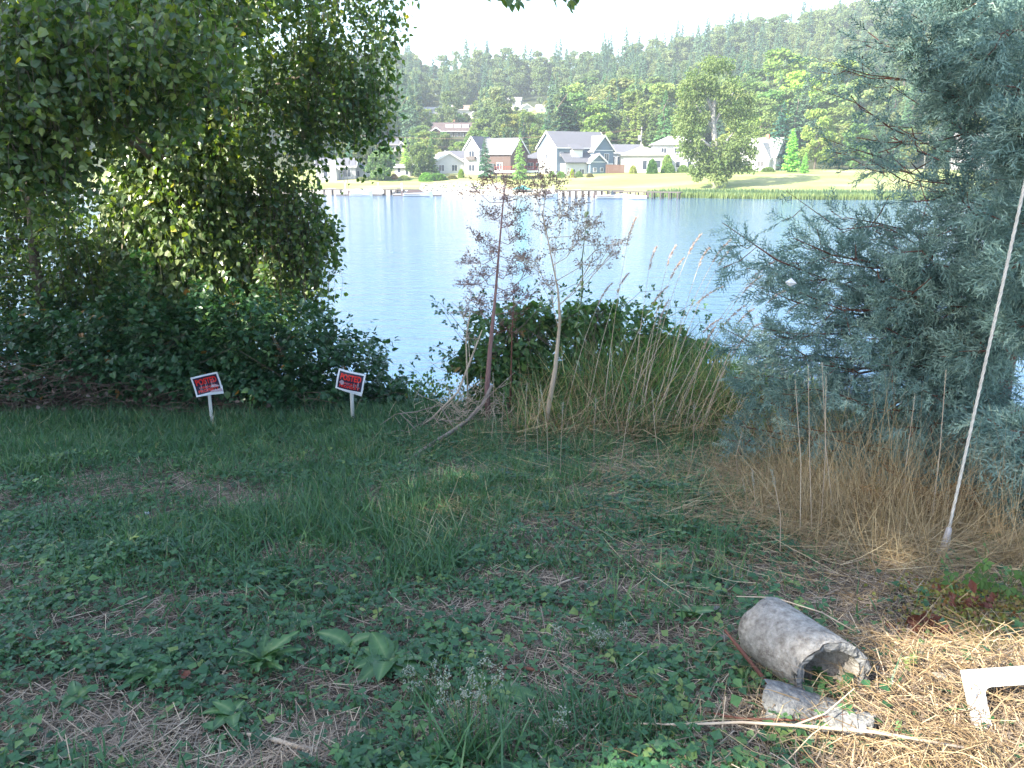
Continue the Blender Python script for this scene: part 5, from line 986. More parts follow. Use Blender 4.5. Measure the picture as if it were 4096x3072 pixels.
# slim pale seeding grasses in front
o = empty('seeding_grass', tuple(ground_at(520, 460)), 'thin pale timothy-like grass stems with slender heads before the brambles', 'grass clump'); T = np.array(o.location); st = Geo(); pl = Geo()
for (bx, by, tx, ty) in [(491, 445, 493, 372), (502, 450, 504, 392), (525, 455, 527, 382), (538, 455, 540, 400), (548, 470, 540, 385), (560, 480, 563, 402), (594, 460, 596, 398), (620, 470, 630, 402), (660, 470, 652, 390), (690, 470, 694, 402), (738, 480, 742, 432), (748, 510, 742, 478), (755, 520, 752, 470), (620, 440, 611, 352), (745, 470, 776, 430), (780, 560, 772, 470), (800, 540, 795, 380), (812, 540, 808, 365), (820, 540, 826, 376), (835, 530, 822, 362), (900, 520, 915, 395), (930, 535, 946, 370)]:
    b = ground_at(bx, by); t_ = at(tx, ty, b.y); p0 = np.array(b)-T; p1 = np.array(t_)-T; m = (p0+p1)/2+np.array([R.normal()*.02, 0, 0]); st.tube([Vector(p0), Vector(m), Vector(p1)], [.003, .0025, .002], 4, caps=False); n = 40; t = R.rand(n); d = unit((p1-m)[None])[0]
    pl.scatter((np.array([(-.15, 0, 0), (.15, 0, 0), (0, 1, 0)]), np.array([(0, 1, 2)])), p1[None]-d*(t*.11)[:, None]+.004*R.normal(size=(n, 3)), frames(np.tile(d, (n, 1))+.5*R.normal(size=(n, 3))), .016, R.rand(n))
st.build('stems', M['tanstem'], o); tag(pl.build('seed_heads', M['pale'], o), kind='stuff')

# fallen branch and dead twigs in front of the bramble bush
def branch(name, label, pts, rads, mat, subs=(), cat='branch'):
    W_ = [p if isinstance(p, Vector) else Vector(p) for p in pts]; o = empty(name, tuple(W_[0]), label, cat); g = Geo(); g.tube([p-W_[0] for p in W_], rads, 8, wob=.12); g.build('stem', M[mat], o, smooth=True)
    if subs:
        g = Geo()
        for s_, r0 in subs: g.tube([Vector(p)-W_[0] for p in s_], [r0*(1-.6*i/(len(s_)-1)) for i in range(len(s_))], 5)
        g.build('side_twigs', M[mat], o)
    return o
ga = lambda px, py, h=.02: ground_at(px, py)+Vector((0, 0, h))
branch('fallen_branch', 'thick pale fallen branch sloping from the bramble bush down into the grass', [ga(382, 474), ga(410, 462, .03), ga(432, 448, .05), ga(450, 440, .08), at(468, 420, 8.5), at(482, 405, 8.7), at(492, 385, 8.8)], [.009, .014, .017, .02, .023, .023, .016], 'greywood',
       [([at(470, 418, 8.5), at(490, 395, 8.6), at(515, 372, 8.6)], .008), ([at(455, 430, 8.3), at(440, 405, 8.4), at(415, 412, 8.3), at(396, 414, 8.3), at(380, 425, 8.3)], .008), ([at(440, 440, 8.1), at(400, 430, 8.2), at(375, 436, 8.2)], .006), ([at(430, 450, 8.0), at(385, 455, 7.9), at(352, 462, 7.7), at(330, 468, 7.5)], .008), ([at(408, 424, 8.3), at(400, 440, 8.3), at(392, 455, 8.2)], .005), ([at(460, 430, 8.3), at(500, 430, 8.2), at(540, 440, 8)], .006), ([at(400, 413, 8.3), at(440, 455, 8.0)], .005), ([at(470, 425, 8.4), at(430, 418, 8.3), at(384, 446, 8)], .006)])
tg = Geo(); o = empty('dead_twig_tangle', tuple(ground_at(465, 432)), 'tangle of dead twigs at the foot of the tallest dried weed', 'twigs'); T = np.array(o.location)
c0 = np.array(at(470, 415, 8.8)); N = 330; A = c0+np.array([.28, .25, .16])*R.normal(size=(N, 3)); a = R.rand(N)*6.28; d = np.stack([np.cos(a)*.8, np.sin(a)*.4, .6*R.normal(size=N)], 1); L = R.uniform(.08, .4, N); m = A+d*L[:, None]*.5; tg.sticks(A-T, m-T, .003, tint=.5); tg.sticks(m-T, m-T+(d+.4*R.normal(size=(N, 3)))*L[:, None]*.5, .003, .0015)
tag(tg.build('twigs', M['tanstem'], o), kind='stuff')

# ================================================================== CYPRESS
def spray_proto():
    V = []; T = []
    def rib(a, b, w, up):
        a = np.array(a); b = np.array(b); d = (b-a)/np.linalg.norm(b-a); s = np.cross(d, up); s /= np.linalg.norm(s)+1e-9; n = len(V); V.extend([a-s*w, a+s*w, b+s*w*.35, b-s*w*.35]); T.extend([(n, n+1, n+2), (n, n+2, n+3)])
    def tri(a, b, w, up):
        a = np.array(a); b = np.array(b); d = b-a; s = np.cross(d, up); s /= np.linalg.norm(s)+1e-9; n = len(V); V.extend([a-s*w, a+s*w, b]); T.append((n, n+1, n+2))
    rs = np.random.RandomState(5); rib((0, 0, 0), (0, .55, .0), .018, (0, 0, 1)); rib((0, .5, 0), (.02, 1, -.03), .011, (.3, 0, 1))
    for k in range(10):
        t = .12+.8*k/10; sx = 1 if k % 2 else -1; L = .42*(1-t*.62); b = np.array((0, t, 0)); up = unit(rs.normal(size=(1, 3)))[0]; e = b+np.array((sx*L*.75, L*.62, rs.normal()*.12)); tri(b, e, .022, up)
        for j in range(3):
            q = b+(e-b)*(.22+.28*j); s2 = 1 if j % 2 else -1; f = q+np.array((sx*.03+.09*s2*.5, .13*(1-.12*j), .07*rs.normal())); tri(q, f, .020, unit(rs.normal(size=(1, 3)))[0])
    return np.array(V), np.array(T)
SP = spray_proto()
cy = empty('blue_cypress', (4.6, 7.4, 2.2), 'large silvery blue cypress filling the right side, red-brown branches showing through', 'tree'); T0 = np.array(cy.location)
cr = Geo(); bg_ = Geo()
tr = Geo(); tr.tube([(.0, 0, -.5), (0, 0, 1), (.1, 0, 3), (0, .1, 5), (.1, 0, 7.2)], [.2, .17, .14, .09, .04], 9, wob=.08); tr.build('trunk', M['redbark'], cy, smooth=True)
def cbranch(ox, oy, oz, tip, r=.022, n=60, spread=.24, sub=9, show=None, ssz=.20, start=.12):
    s0 = np.array([ox, oy, oz]); e = np.array(tip); d = e-s0; L = np.linalg.norm(d); k = 7; P = [s0+d*t+np.array([.06*R.normal(), .06*R.normal(), (.14*L*math.sin(PI*t)*(-.6))+.045*R.normal()])*min(1, t*4) for t in np.linspace(0, 1, k)]
    g = Geo(); g.tube([Vector(p-T0) for p in P], [r*(1-.93*i/(k-1))*(.85+.3*R.rand())+.001 for i in range(k)], 6, wob=.15, caps=False); g.build('branch', M['redbark'], cy, smooth=True)
    P = np.array(P)
    def along(Q, n, sd, sz):
        m = len(Q); t = start+(1.0-start)*R.rand(n)**.62; i = np.minimum((t*(m-1)).astype(int), m-2); f = t*(m-1)-i; p = Q[i]*(1-f[:, None])+Q[i+1]*f[:, None]; dd = unit(Q[i+1]-Q[i]); side = unit(np.cross(dd, R.normal(size=(n, 3)))); p = p+side*(sd*R.rand(n)**.7*(1.15-t))[:, None]
        D = dd*.9+side*.9+np.array([-.15, -.1, -.1]); tn = np.clip(.45+.22*R.normal(size=n)+.25*(t-.5), 0, 1); cr.scatter(SP, p-T0, frames(D, R.normal(size=(n, 3))), sz*(.6+.7*R.rand(n)), tn)  # tint drops toward the trunk: inner shade put into the spray colour
    along(P, n, spread, ssz)
    for q in range(sub):
        t = R.uniform(.25, .95); i = min(int(t*(k-1)), k-2); b0 = P[i]+(P[i+1]-P[i])*(t*(k-1)-i); sd_ = unit((unit(d[None])+1.0*R.normal(size=(1, 3))*np.array([1, 1, .7])))[0]; sl = R.uniform(.3, .75)*(1.3-t)*min(1, L/1.8); b1 = b0+sd_*sl; mid = (b0+b1)/2+np.array([0, 0, -.03]); Q = np.array([b0, mid, b1])
        bg_.sticks(Q[:-1]-T0, Q[1:]-T0, .008*(1.2-t), .004); along(Q, int(n*.42), spread*.6, ssz)
def cb(px, py, y, oz, **k): 
    t = at(px, py, y); cbranch(4.5+R.normal()*.15, 7.3+R.normal()*.1, oz, tuple(t), **k)
for (px, py, y, oz) in [(822, 42, 6.6, 5.6), (812, 82, 6.2, 5.3), (850, 60, 7.0, 5.2), (880, 20, 6.8, 6.3), (905, 2, 6.6, 6.8), (940, -20, 6.6, 7.2), (990, -10, 6.0, 7.0), (728, 232, 6.3, 3.9), (770, 262, 6.9, 4.1), (800, 200, 6.5, 4.5), (845, 150, 6.8, 4.9), (870, 115, 6.3, 5.2), (900, 160, 6.0, 5.0), (930, 90, 6.2, 5.7), (960, 50, 6.2, 6.2), (1000, 90, 5.8, 5.9), (1010, 30, 5.6, 6.4),
                      (742, 318, 6.5, 3.7), (770, 345, 6.7, 3.5), (800, 300, 6.2, 4.0), (835, 250, 6.4, 4.3), (860, 220, 6.8, 4.6), (895, 250, 6.0, 4.4), (722, 388, 7.0, 3.0), (750, 372, 6.8, 3.1), (780, 395, 6.4, 3.2), (820, 360, 6.2, 3.5), (850, 330, 6.4, 3.9), (712, 432, 7.0, 2.5), (742, 425, 6.7, 2.6), (790, 430, 6.2, 2.8), (830, 440, 5.8, 2.8), (860, 400, 5.7, 3.2), (890, 370, 5.8, 3.6), (880, 455, 5.5, 2.9), (905, 430, 5.4, 3.2), (930, 400, 5.6, 3.5),
                      (950, 300, 5.9, 4.2), (935, 340, 6.1, 3.9), (965, 200, 5.9, 4.9), (990, 260, 5.8, 4.5), (1010, 180, 5.6, 5.2), (950, 250, 6.6, 4.6), (1000, 340, 5.8, 4.0), (975, 400, 5.9, 3.6), (960, 130, 6.5, 5.4), (845, 478, 5.6, 2.6), (905, 480, 5.4, 2.6), (1000, 440, 5.9, 3.1), (1010, 500, 5.6, 2.8), (860, 300, 6.9, 4.1), (820, 130, 7.2, 4.9), (870, 500, 5.5, 2.5), (930, 470, 5.3, 2.8), (960, 440, 5.5, 3.0), (715, 340, 7.0, 3.4), (750, 290, 6.8, 3.9), (790, 235, 6.4, 4.3), (890, 330, 5.9, 3.9), (920, 290, 5.9, 4.2), (970, 350, 5.6, 3.9), (930, 30, 6.3, 6.2), (860, 30, 6.5, 5.9), (980, 60, 5.8, 6.4)]:
    up_l = py < 215 and px < 905; cb(px, py, y, oz, n=14 if up_l else (38 if px > 880 else 26) if py < 420 else 20, sub=7 if up_l else 10, r=.011 if up_l else .022, spread=.17 if up_l else .24, ssz=.17 if up_l else .20)
for (px, py, y) in [(1012, 112, 4.75), (1006, 190, 4.8), (1016, 250, 4.7), (1000, 150, 4.8), (1010, 330, 4.9), (1003, 455, 4.8), (1000, 500, 4.7), (1012, 545, 4.6), (1018, 420, 4.8), (1020, 480, 4.6), (985, 515, 5.0)]:   # sprays nearer the viewer on the right
    t = at(px, py, y); cbranch(4.5, 5.6, t.z-.2+.3*R.normal(), tuple(t), n=60, sub=8, r=.016, spread=.17)
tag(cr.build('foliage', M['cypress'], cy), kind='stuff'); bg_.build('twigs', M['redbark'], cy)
# dead brown lower sprays
g = Geo(); N = 420; P = np.array([at(R.uniform(850, 1020), R.uniform(480, 570), R.uniform(4.8, 6.0)) for _ in range(N)]); g.scatter(SP, P-T0, frames(R.normal(size=(N, 3))+np.array([0, 0, -.8])), .13+.1*R.rand(N), R.rand(N)); g.build('dead_sprays', M['cypdead'], cy)

o = empty('overhanging_twigs', tuple(at(530, -12, 6.0)), 'leafy twig tips hanging into the top of the picture before the white sky', 'twigs'); T0 = np.array(o.location); lv = Geo(); lt = Geo()
for (px, py) in [(478, 0), (490, 3), (505, 6), (515, 2), (520, 7), (552, 3), (572, 3), (578, 4), (498, -4), (560, -6)]:
    e = np.array(at(px, py, 6.0+.2*R.normal()))-T0; s0 = np.array([R.normal()*.15, 0, .35]); lt.sticks([s0], [e], .004, .002); P = s0+(e-s0)*R.uniform(.55, 1.0, (7, 1))+.02*R.normal(size=(7, 3)); leaves_on(lv, P, np.tile([[.2, 0, -1.]], (7, 1)), .065)
lv.build('leaves', M['birch'], o); lt.build('twigs', M['brownstem'], o)

# ================================================================== SIGNS
def text_mesh(body, size, name):
    c = bpy.data.curves.new(name, 'FONT'); c.body = body; c.size = size; c.align_x = 'CENTER'; c.align_y = 'CENTER'; c.extrude = .0006; c.offset = size*.032; c.resolution_u = 3
    o = bpy.data.objects.new(name, c); C.objects.link(o); dg = bpy.context.evaluated_depsgraph_get(); me = bpy.data.meshes.new_from_object(o.evaluated_get(dg)); bpy.data.objects.remove(o); return me
def bend(x, z, s): return .012*math.sin(x*18+s)+.010*math.sin(z*16+2*s)+(.02*s*max(0, x-.05)*10*max(0, -z))
def sign(px, py, label, tilt, ph, stake_r):
    b = ground_at(px, py); o = empty('posted_sign', tuple(b), label, 'sign'); H = .565
    g = Geo()
    if stake_r: g.tube([(0, .012, -.1), (0, .012, .3), (.01, .012, .62)], [.021, .022, .024], 10)
    else: g.box(-.017, .017, .004, .022, -.1, .62)
    g.build('stake', M['whitepaint'], o, smooth=stake_r)
    pl_ = bpy.data.objects.new('panel_pivot', None)
    def sheet(w, h, y, name, mat, x0=0, z0=0, nx=10, nz=8, th=.0025):
        X, Z = np.meshgrid(np.linspace(-w/2, w/2, nx)+x0, np.linspace(-h/2, h/2, nz)+z0); V = np.array([(x_, y+bend(x_, z_, ph), z_) for x_, z_ in zip(X.ravel(), Z.ravel())]); i = np.arange((nx-1)*(nz-1)); r_ = i//(nx-1); c_ = i % (nx-1); a = r_*nx+c_
        Vb = V+np.array([0, th, 0]); n = len(V); g = Geo(); Q = np.stack([a, a+1, a+nx+1, a+nx], 1); g.add(np.concatenate([V, Vb]), quads=np.concatenate([Q, Q[:, ::-1]+n]))
        return g
    def place(ob): ob.rotation_euler = (math.radians(-4), math.radians(tilt), math.radians(ph*4)); ob.location = (0, -.022, H-.05); return ob
    place(sheet(.325, .245, 0, 'panel', None).build('panel', M['signwhite'], o, smooth=True))
    place(sheet(.283, .203, -.0035, 'print', None, th=.0015).build('black_field', M['signdark'], o, smooth=True))
    for body, size, zz, wd, name in (('POSTED', .098, .040, .245, 'lettering'), ('PRIVATE', .034, -.030, .18, 'lettering'), ('PROPERTY', .046, -.070, .24, 'lettering')):
        me = text_mesh(body, size, name); V = np.zeros(len(me.vertices)*3, np.float32); me.vertices.foreach_get('co', V); V = V.reshape(-1, 3); sx = wd/(V[:, 0].max()-V[:, 0].min()); W_ = np.stack([V[:, 0]*sx, -.0062-V[:, 2]+0*V[:, 0], V[:, 1]+zz], 1)
        W_[:, 1] += np.array([bend(a_, b_, ph) for a_, b_ in zip(W_[:, 0], W_[:, 2])]); me.vertices.foreach_set('co', W_.astype(np.float32).ravel()); me.materials.append(M['signred']); me.update(); place(link(me, name, o))
    sc = Geo()
    for k in range(16):
        x_ = R.uniform(-.11, .11); z_ = R.uniform(-.09, -.01); L = R.uniform(.02, .08); a = random.choice((0, 1.57, 1.45, .2)); e = (x_+math.cos(a)*L, z_+math.sin(a)*L); y0_ = -.0085
        sc.sticks([(x_, y0_+bend(x_, z_, ph), z_)], [(e[0], y0_+bend(e[0], e[1], ph), e[1])], R.uniform(.0008, .003))
    if tilt < 0:
        for poly in ([(.02, -.045), (.05, -.018), (.10, -.022), (.138, -.04), (.138, -.052)], [(.0, -.10), (.03, -.082), (.155, -.078), (.16, -.115)]):
            n = len(poly); sc.add([(a_, -.011+bend(a_, b_, ph), b_) for a_, b_ in poly], tris=[(0, k, k+1) for k in range(1, n-1)])
    else: sc.add([(a_, -.0095+bend(a_, b_, ph), b_) for a_, b_ in [(-.125, -.03), (-.10, .002), (-.075, -.005), (-.06, -.03), (-.09, -.06)]], tris=[(0, 1, 2), (0, 2, 3), (0, 3, 4)])
    place(sc.build('scuffs', M['signscuff'], o))
    # loose lower flap of a second sheet behind
    place(sheet(.30, .10, .008, 'b', None, x0=.02, z0=-.085).build('backing_sheet', M['signwhite'], o, smooth=True)).rotation_euler[1] = math.radians(tilt+5)
sign(212, 425, 'creased red and black posted sign tilted up to its right, on a flat stake', -12, 1.0, False)
sign(353, 423, 'creased red and black posted sign tilted down to its right, on a round white stake', 13, -1.0, True)

# ================================================================== GUY WIRE
b = ground_at(943, 556); o = empty('guy_wire', tuple(b), 'taut pale strand of guy wire rising from its ground anchor past the cypress', 'guy wire')
top = Vector(at(1026, 178, 4.4))-o.location; d = top.normalized(); s0 = d*.02; g = Geo(); e = top*1.6; n = 260
side = d.orthogonal().normalized(); up_ = d.cross(side)
for ph in range(3):     # three strands laid up together
    P = []
    for i in range(n): t = i/(n-1); a = t*150+ph*2.094; P.append(s0+d*.12+(e-s0)*t+(side*math.cos(a)+up_*math.sin(a))*.0042)
    g.tube(P, .0052, 5, caps=False)
g.build('cable', M['steel'], o, smooth=True)
g = Geo(); g.tube([s0, d*.05, d*.16, d*.18], [.030, .027, .017, .014], 10); g.build('sleeve', M['anchor'], o, smooth=True)
g = Geo(); g.box(-.06, .05, -.035, .03, -.04, .035); g.tube([(0, 0, -.02), (0, 0, .05)], .022, 8); g.build('anchor_head', M['anchor'], o)

# ================================================================== CONCRETE PIPE
def pipe():
    a = ground_at(833, 699); bk = ground_at(769, 668); ax = Vector((bk.x-a.x, bk.y-a.y, 0)).normalized(); L = .37; R0 = .135; R1 = .098; c = Vector((a.x, a.y+.03, float(zg(a.x, a.y))+.088)); o = empty('concrete_pipe', tuple(c), 'short broken length of rough concrete pipe lying open end forward in the straw', 'pipe')
    sd = Vector((-ax.y, ax.x, 0)); n = 36; rings = []; g = Geo(); V = []; ns = 9
    for i in range(ns):
        t = i/(ns-1)
        for k in range(n):
            an = 2*PI*k/n; v = sd*math.cos(an)+Vector((0, 0, 1))*math.sin(an); jag = (.02*mnoise.noise(Vector((math.cos(an)*2.2, math.sin(an)*2.2, 3)))+.006*random.uniform(-1, 1)) if i == 0 else (.03*mnoise.noise(Vector((math.cos(an)*2, math.sin(an)*2, 9))) if i == ns-1 else 0)
            rr = R0*(1+.018*mnoise.noise(Vector((math.cos(an)*3, math.sin(an)*3, t*8)))); V.append(tuple(v*rr+ax*(L*t+jag+(.05*math.cos(an) if i == 0 else 0))))
    m = len(V)
    for i in range(ns):
        t = i/(ns-1)
        for k in range(n):
            an = 2*PI*k/n; v = sd*math.cos(an)+Vector((0, 0, 1))*math.sin(an); V.append(tuple(v*R1*(1+.01*random.uniform(-1, 1))+ax*(L*t+(.008+.05*math.cos(an)+.012*mnoise.noise(Vector((math.cos(an)*4, math.sin(an)*4, 1))) if i == 0 else 0))))
    Q = [(i*n+k, (i+1)*n+k, (i+1)*n+(k+1) % n, i*n+(k+1) % n) for i in range(ns-1) for k in range(n)]; g.add(V, quads=Q+[tuple(reversed([m+q for q in qq])) for qq in Q]+[((ns-1)*n+k, m+(ns-1)*n+k, m+(ns-1)*n+(k+1) % n, (ns-1)*n+(k+1) % n) for k in range(n)]); g.build('pipe_wall', M['concrete'], o, smooth=True)
    g = Geo(); V2 = []; md = 3
    for j in range(md+1):
        f = j/md
        for k in range(n):
            p0 = Vector(V[k]); p1 = Vector(V[m+k]); q = p0.lerp(p1, f)-ax*(.004+.010*random.random()*(0 < j < md)); V2.append(tuple(q))
    g.add(V2, quads=[(j*n+k, j*n+(k+1) % n, (j+1)*n+(k+1) % n, (j+1)*n+k) for j in range(md) for k in range(n)]); g.build('broken_rim', M['conbreak'], o)
pipe()
def shard(px, py, label, r0, r1, a0, a1, L, rz, tilt=0, seed=0):
    b = ground_at(px, py); o = empty('concrete_shard', (b.x, b.y, b.z-.01), label, 'concrete piece', rz=rz); rs = random.Random(seed); g = Geo(); n = 10; m = 7; V = []
    for rr in (r0, r1):
        for i in range(m):
            for k in range(n):
                an = a0+(a1-a0)*k/(n-1)+(.12*rs.uniform(-1, 1) if k in (0, n-1) else 0); t = i/(m-1)+(.12*rs.uniform(-1, 1) if i in (0, m-1) else 0); V.append((L*(t-.5), math.cos(an)*rr*(1+.02*rs.uniform(-1, 1)), math.sin(an)*rr*(1+.03*rs.uniform(-1, 1))-r0*.35))
    N = m*n; Q = [(i*n+k, i*n+k+1, (i+1)*n+k+1, (i+1)*n+k) for i in range(m-1) for k in range(n-1)]; Q2 = [tuple(N+q for q in reversed(qq)) for qq in Q]; E = [(i*n, (i+1)*n, N+(i+1)*n, N+i*n) for i in range(m-1)]+[((i+1)*n+n-1, i*n+n-1, N+i*n+n-1, N+(i+1)*n+n-1) for i in range(m-1)]+[(k+1, k, N+k, N+k+1) for k in range(n-1)]+[((m-1)*n+k, (m-1)*n+k+1, N+(m-1)*n+k+1, N+(m-1)*n+k) for k in range(n-1)]
    g.add(V, quads=Q+Q2+E); q = g.build('shard_body', M['conbreak'], o); q.rotation_euler[1] = tilt
shard(800, 712, 'large pitted piece of broken concrete pipe wall in front of the pipe', .13, .095, .25, 2.7, .24, -.35, .12, 1)
shard(845, 726, 'smaller yellowish piece of broken concrete beside the larger one, half in straw', .11, .08, .5, 2.5, .17, -.7, -.1, 2)

# ================================================================== WHITE FRAME
b = ground_at(1012, 740); o = empty('white_frame', (b.x-.02, b.y, b.z-.05), 'corner of a white plastic frame with rounded opening, sunk in the sunlit straw', 'frame', rz=math.radians(-6))
g = Geo(); n = 8; OW, OH, IW, IH, rI = .60, .30, .48, .17, .025; out = []; inn = []
def rrect(cx, cz, w, h_, r, m=6):
    P = []
    for (sx, sz, a0) in ((1, 1, 0), (-1, 1, 90), (-1, -1, 180), (1, -1, 270)):
        for k in range(m+1): a = math.radians(a0+90*k/m); P.append((cx+sx*(w/2-r)+r*math.cos(a), cz+sz*(h_/2-r)+r*math.sin(a)))
    return P
A_ = rrect(OW/2, OH/2-.02, OW, OH, .006); B_ = rrect(OW/2, OH/2-.015, IW, IH+.0, rI); m = len(A_); V = [(x_, 0, z_) for x_, z_ in A_]+[(x_, 0, z_) for x_, z_ in B_]+[(x_, .022, z_) for x_, z_ in A_]+[(x_, .022, z_) for x_, z_ in B_]
Q = []
for k in range(m):
    j = (k+1) % m; Q += [(k, j, m+j, m+k), (2*m+j, 2*m+k, 3*m+k, 3*m+j), (j, k, 2*m+k, 2*m+j), (m+k, m+j, 3*m+j, 3*m+k)]
g.add(V, quads=Q); f = g.build('frame_panel', M['plastic'], o); f.rotation_euler = (math.radians(-28), math.radians(-9), 0); f.location = (-.075, 0, -.02)
g = Geo(); g.tube([(.26, 0, -.25), (.26, 0, .02)], .02, 8); g.build('leg', M['plastic'], o)

# ================================================================== STICKS, LEAVES, BROAD WEEDS
branch('red_brown_stalk', 'reddish broken stalk with pale splintered tip leaning across the concrete pipe', [at(724, 629, 2.85), at(740, 649, 2.8), at(762, 676, 2.74), at(785, 706, 2.68), ga(800, 728, -.02)], [.004, .008, .009, .009, .009], 'redbark', cat='stalk')
branch('bare_cane', 'long thin pale cane lying across the bottom edge of the grass', [ga(622, 735, .05), ga(680, 739, .06), ga(740, 744, .09), ga(800, 748, .09), ga(870, 757, .1), ga(960, 768, .08)], [.003, .004, .005, .006, .006, .005], 'tanstem', [([ga(790, 748, .09), ga(822, 738, .1), ga(850, 722, .14)], .004)], cat='cane')
branch('dead_cane', 'dark reddish dead cane low under the straw, below the concrete pieces', [ga(612, 700, .04), ga(680, 712, .02), ga(742, 726, .03), ga(800, 732, .05), ga(850, 728, .06)], [.003, .004, .005, .004, .003], 'redbark', cat='cane')
branch('bent_straw_stem', 'long yellow straw stem bent over above the pipe', [ga(735, 615, .10), ga(772, 622, .13), ga(820, 632, .10), ga(855, 640, .04)], [.003]*4, 'tanstem', cat='stem')
branch('bent_straw_stem', 'long bright straw stem running right from the mouth of the pipe', [at(820, 662, 2.9), at(870, 665, 2.85), at(930, 672, 2.75), at(980, 700, 2.65)], [.0025]*4, 'tanstem', cat='stem')
branch('fallen_twig', 'orange-brown twig lying in the leaves at far left', [ga(10, 638, .03), ga(45, 648, .03), ga(92, 650, .03)], [.004, .006, .004], 'redbark', cat='twig')
branch('fallen_twig', 'dark thin twig lying in the grass in the middle distance', [ga(140, 478, .03), ga(180, 477, .05), ga(225, 481, .03)], [.004, .005, .003], 'brownstem', cat='twig')
branch('splintered_wood', 'pale splintered strip of wood on the bare ground at the bottom', [ga(240, 738, .02), ga(262, 742, .025), ga(300, 752, .02), ga(318, 754, .02)], [.004, .009, .008, .004], 'tanstem', cat='wood strip')
branch('splintered_wood', 'short pale strip of wood at the middle left of the lawn', [ga(44, 478, .02), ga(56, 481, .03), ga(66, 484, .02)], [.004, .009, .004], 'tanstem', cat='wood strip')
branch('splintered_wood', 'thin grey strip of wood in the bare patch below the lush grass', [ga(552, 590, .02), ga(566, 586, .03), ga(580, 582, .03)], [.004, .006, .003], 'tanstem', cat='wood strip')
branch('broken_stick', 'dark stick in the grass beside the pale seed heads at the bottom', [ga(505, 672, .02), ga(525, 674, .03), ga(543, 676, .02)], [.006, .007, .005], 'redbark', cat='stick')
DRY = Geo(); DRY.add([(0, 0, 0), (.25, .3, .14), (.3, .65, .1), (0, 1, .22), (-.3, .62, .12), (-.22, .28, .16), (0, .5, -.02)], tris=[(0, 1, 6), (1, 2, 6), (2, 3, 6), (3, 4, 6), (4, 5, 6), (5, 0, 6)]); dm = DRY.mesh('dry_leaf', M['rust'])
for (px, py, s, lb) in [(160, 668, .08, 'curled orange-brown dead leaf among green leaves, left of the toothed weed'), (182, 685, .07, 'small tan dead leaf on the edge of the bottom bare patch'), (95, 522, .06, 'small orange dead leaf in the upper left lawn'), (172, 688, .06, 'flat brown dead leaf beside the small tan one'), (108, 655, .07, 'tan dead leaf lying over the left clover'), (312, 650, .05, 'rust dead leaf behind the broad dock plant')]:
    p = ga(px, py, .045); q = link(dm, 'dead_leaf', None, p, (random.uniform(-.4, .4), random.uniform(-.4, .4), random.uniform(0, 6)), (s, s, s)); tag(q, lb, 'leaf', 'scattered dead leaves')
# withered red-brown dock leaves
for (px, py, n, lb) in [(920, 640, 12, 'withered dark red-brown dock plant to the right of the pipe'), (972, 615, 8, 'withered reddish dock leaves right of the larger withered plant')]:
    p = ga(px, py, .0); o = empty('withered_dock', tuple(p), lb, 'dried weed')
    for k in range(n*4): s = random.uniform(.03, .07); link(dm, 'leaf', o, (random.gauss(0, .06), random.gauss(0, .04), random.uniform(.0, .09)), (random.uniform(-.3, 1.3), random.uniform(-.8, .8), random.uniform(0, 6.28)), (s, s, s*1.6))
# broad green weeds
def strap_leaf(L, w, toothed=False, seed=0, arch=.35):
    rs = random.Random(seed); g = Geo(); n = 12; V = []
    for i in range(n+1):
        t = i/n; ww = w*(math.sin(PI*min(1, .06+t*.95))**.7)*(1+(.30*(1 if i % 2 else -1) if toothed else .07*rs.uniform(-1, 1))); z = L*(.75*t-arch*1.6*t*t*1.0)+.0; y = L*(.35*t+.62*t*t*.9+.1*t)
        V += [(-ww, y, z+.012+.006*rs.uniform(-1, 1)), (-ww*.5, y, z+.003), (0, y, z-.006), (ww*.5, y, z+.003), (ww, y, z+.012+.006*rs.uniform(-1, 1))]
    g.add(V, quads=[(i*5+k, i*5+k+1, (i+1)*5+k+1, (i+1)*5+k) for i in range(n) for k in range(4)], tint=.5); g.t[-1] = np.clip(np.tile([.0, .12, .55, .0, -.1], n+1)+rs.uniform(.15, .5)+np.repeat(.1*np.array([rs.uniform(-1, 1) for _ in range(n+1)]), 5), 0, 1); return g
LM = [strap_leaf(1, .25, False, k, .46).mesh('dock_leaf', M['dock']) for k in range(4)]; LT = [strap_leaf(1, .15, True, k+9, .30).mesh('toothed_leaf', M['dock']) for k in range(3)]
def rosette(px, py, n, L, label, lib, name, cat='weed', up=(.0, .5)):
    p = ga(px, py, .015); o = empty(name, tuple(p), label, cat); a0 = random.uniform(0, 6.28)
    for k in range(n):
        s = L*random.uniform(.5, 1.15); link(random.choice(lib), 'leaf', o, (0, 0, 0), (random.uniform(*up), random.uniform(-.25, .25), a0+k*2.4), (s, s, s))
rosette(262, 668, 17, .17, 'toothed dandelion-like rosette left of the broad dock plant', LT, 'toothed_weed', up=(-.1, .5))
rosette(388, 668, 18, .18, 'broad-leaved dock plant in the middle of the foreground', LM, 'dock_plant', up=(-.12, .3))
rosette(350, 652, 5, .16, 'smaller broad-leaved dock just behind the main one', LM, 'dock_plant', up=(-.12, .3))
rosette(235, 720, 8, .13, 'small broad-leaved plant by the bottom bare patch', LM, 'dock_plant', up=(-.08, .35))
rosette(150, 680, 7, .12, 'broad-leaved plant beside the curled orange dead leaf', LM, 'dock_plant', up=(-.08, .35))
rosette(78, 702, 7, .10, 'small broad-leaved plant near the bottom left corner', LM, 'dock_plant', up=(-.08, .35))
rosette(300, 628, 6, .13, 'low dock leaves just above the toothed rosette', LM, 'dock_plant', up=(-.1, .3))
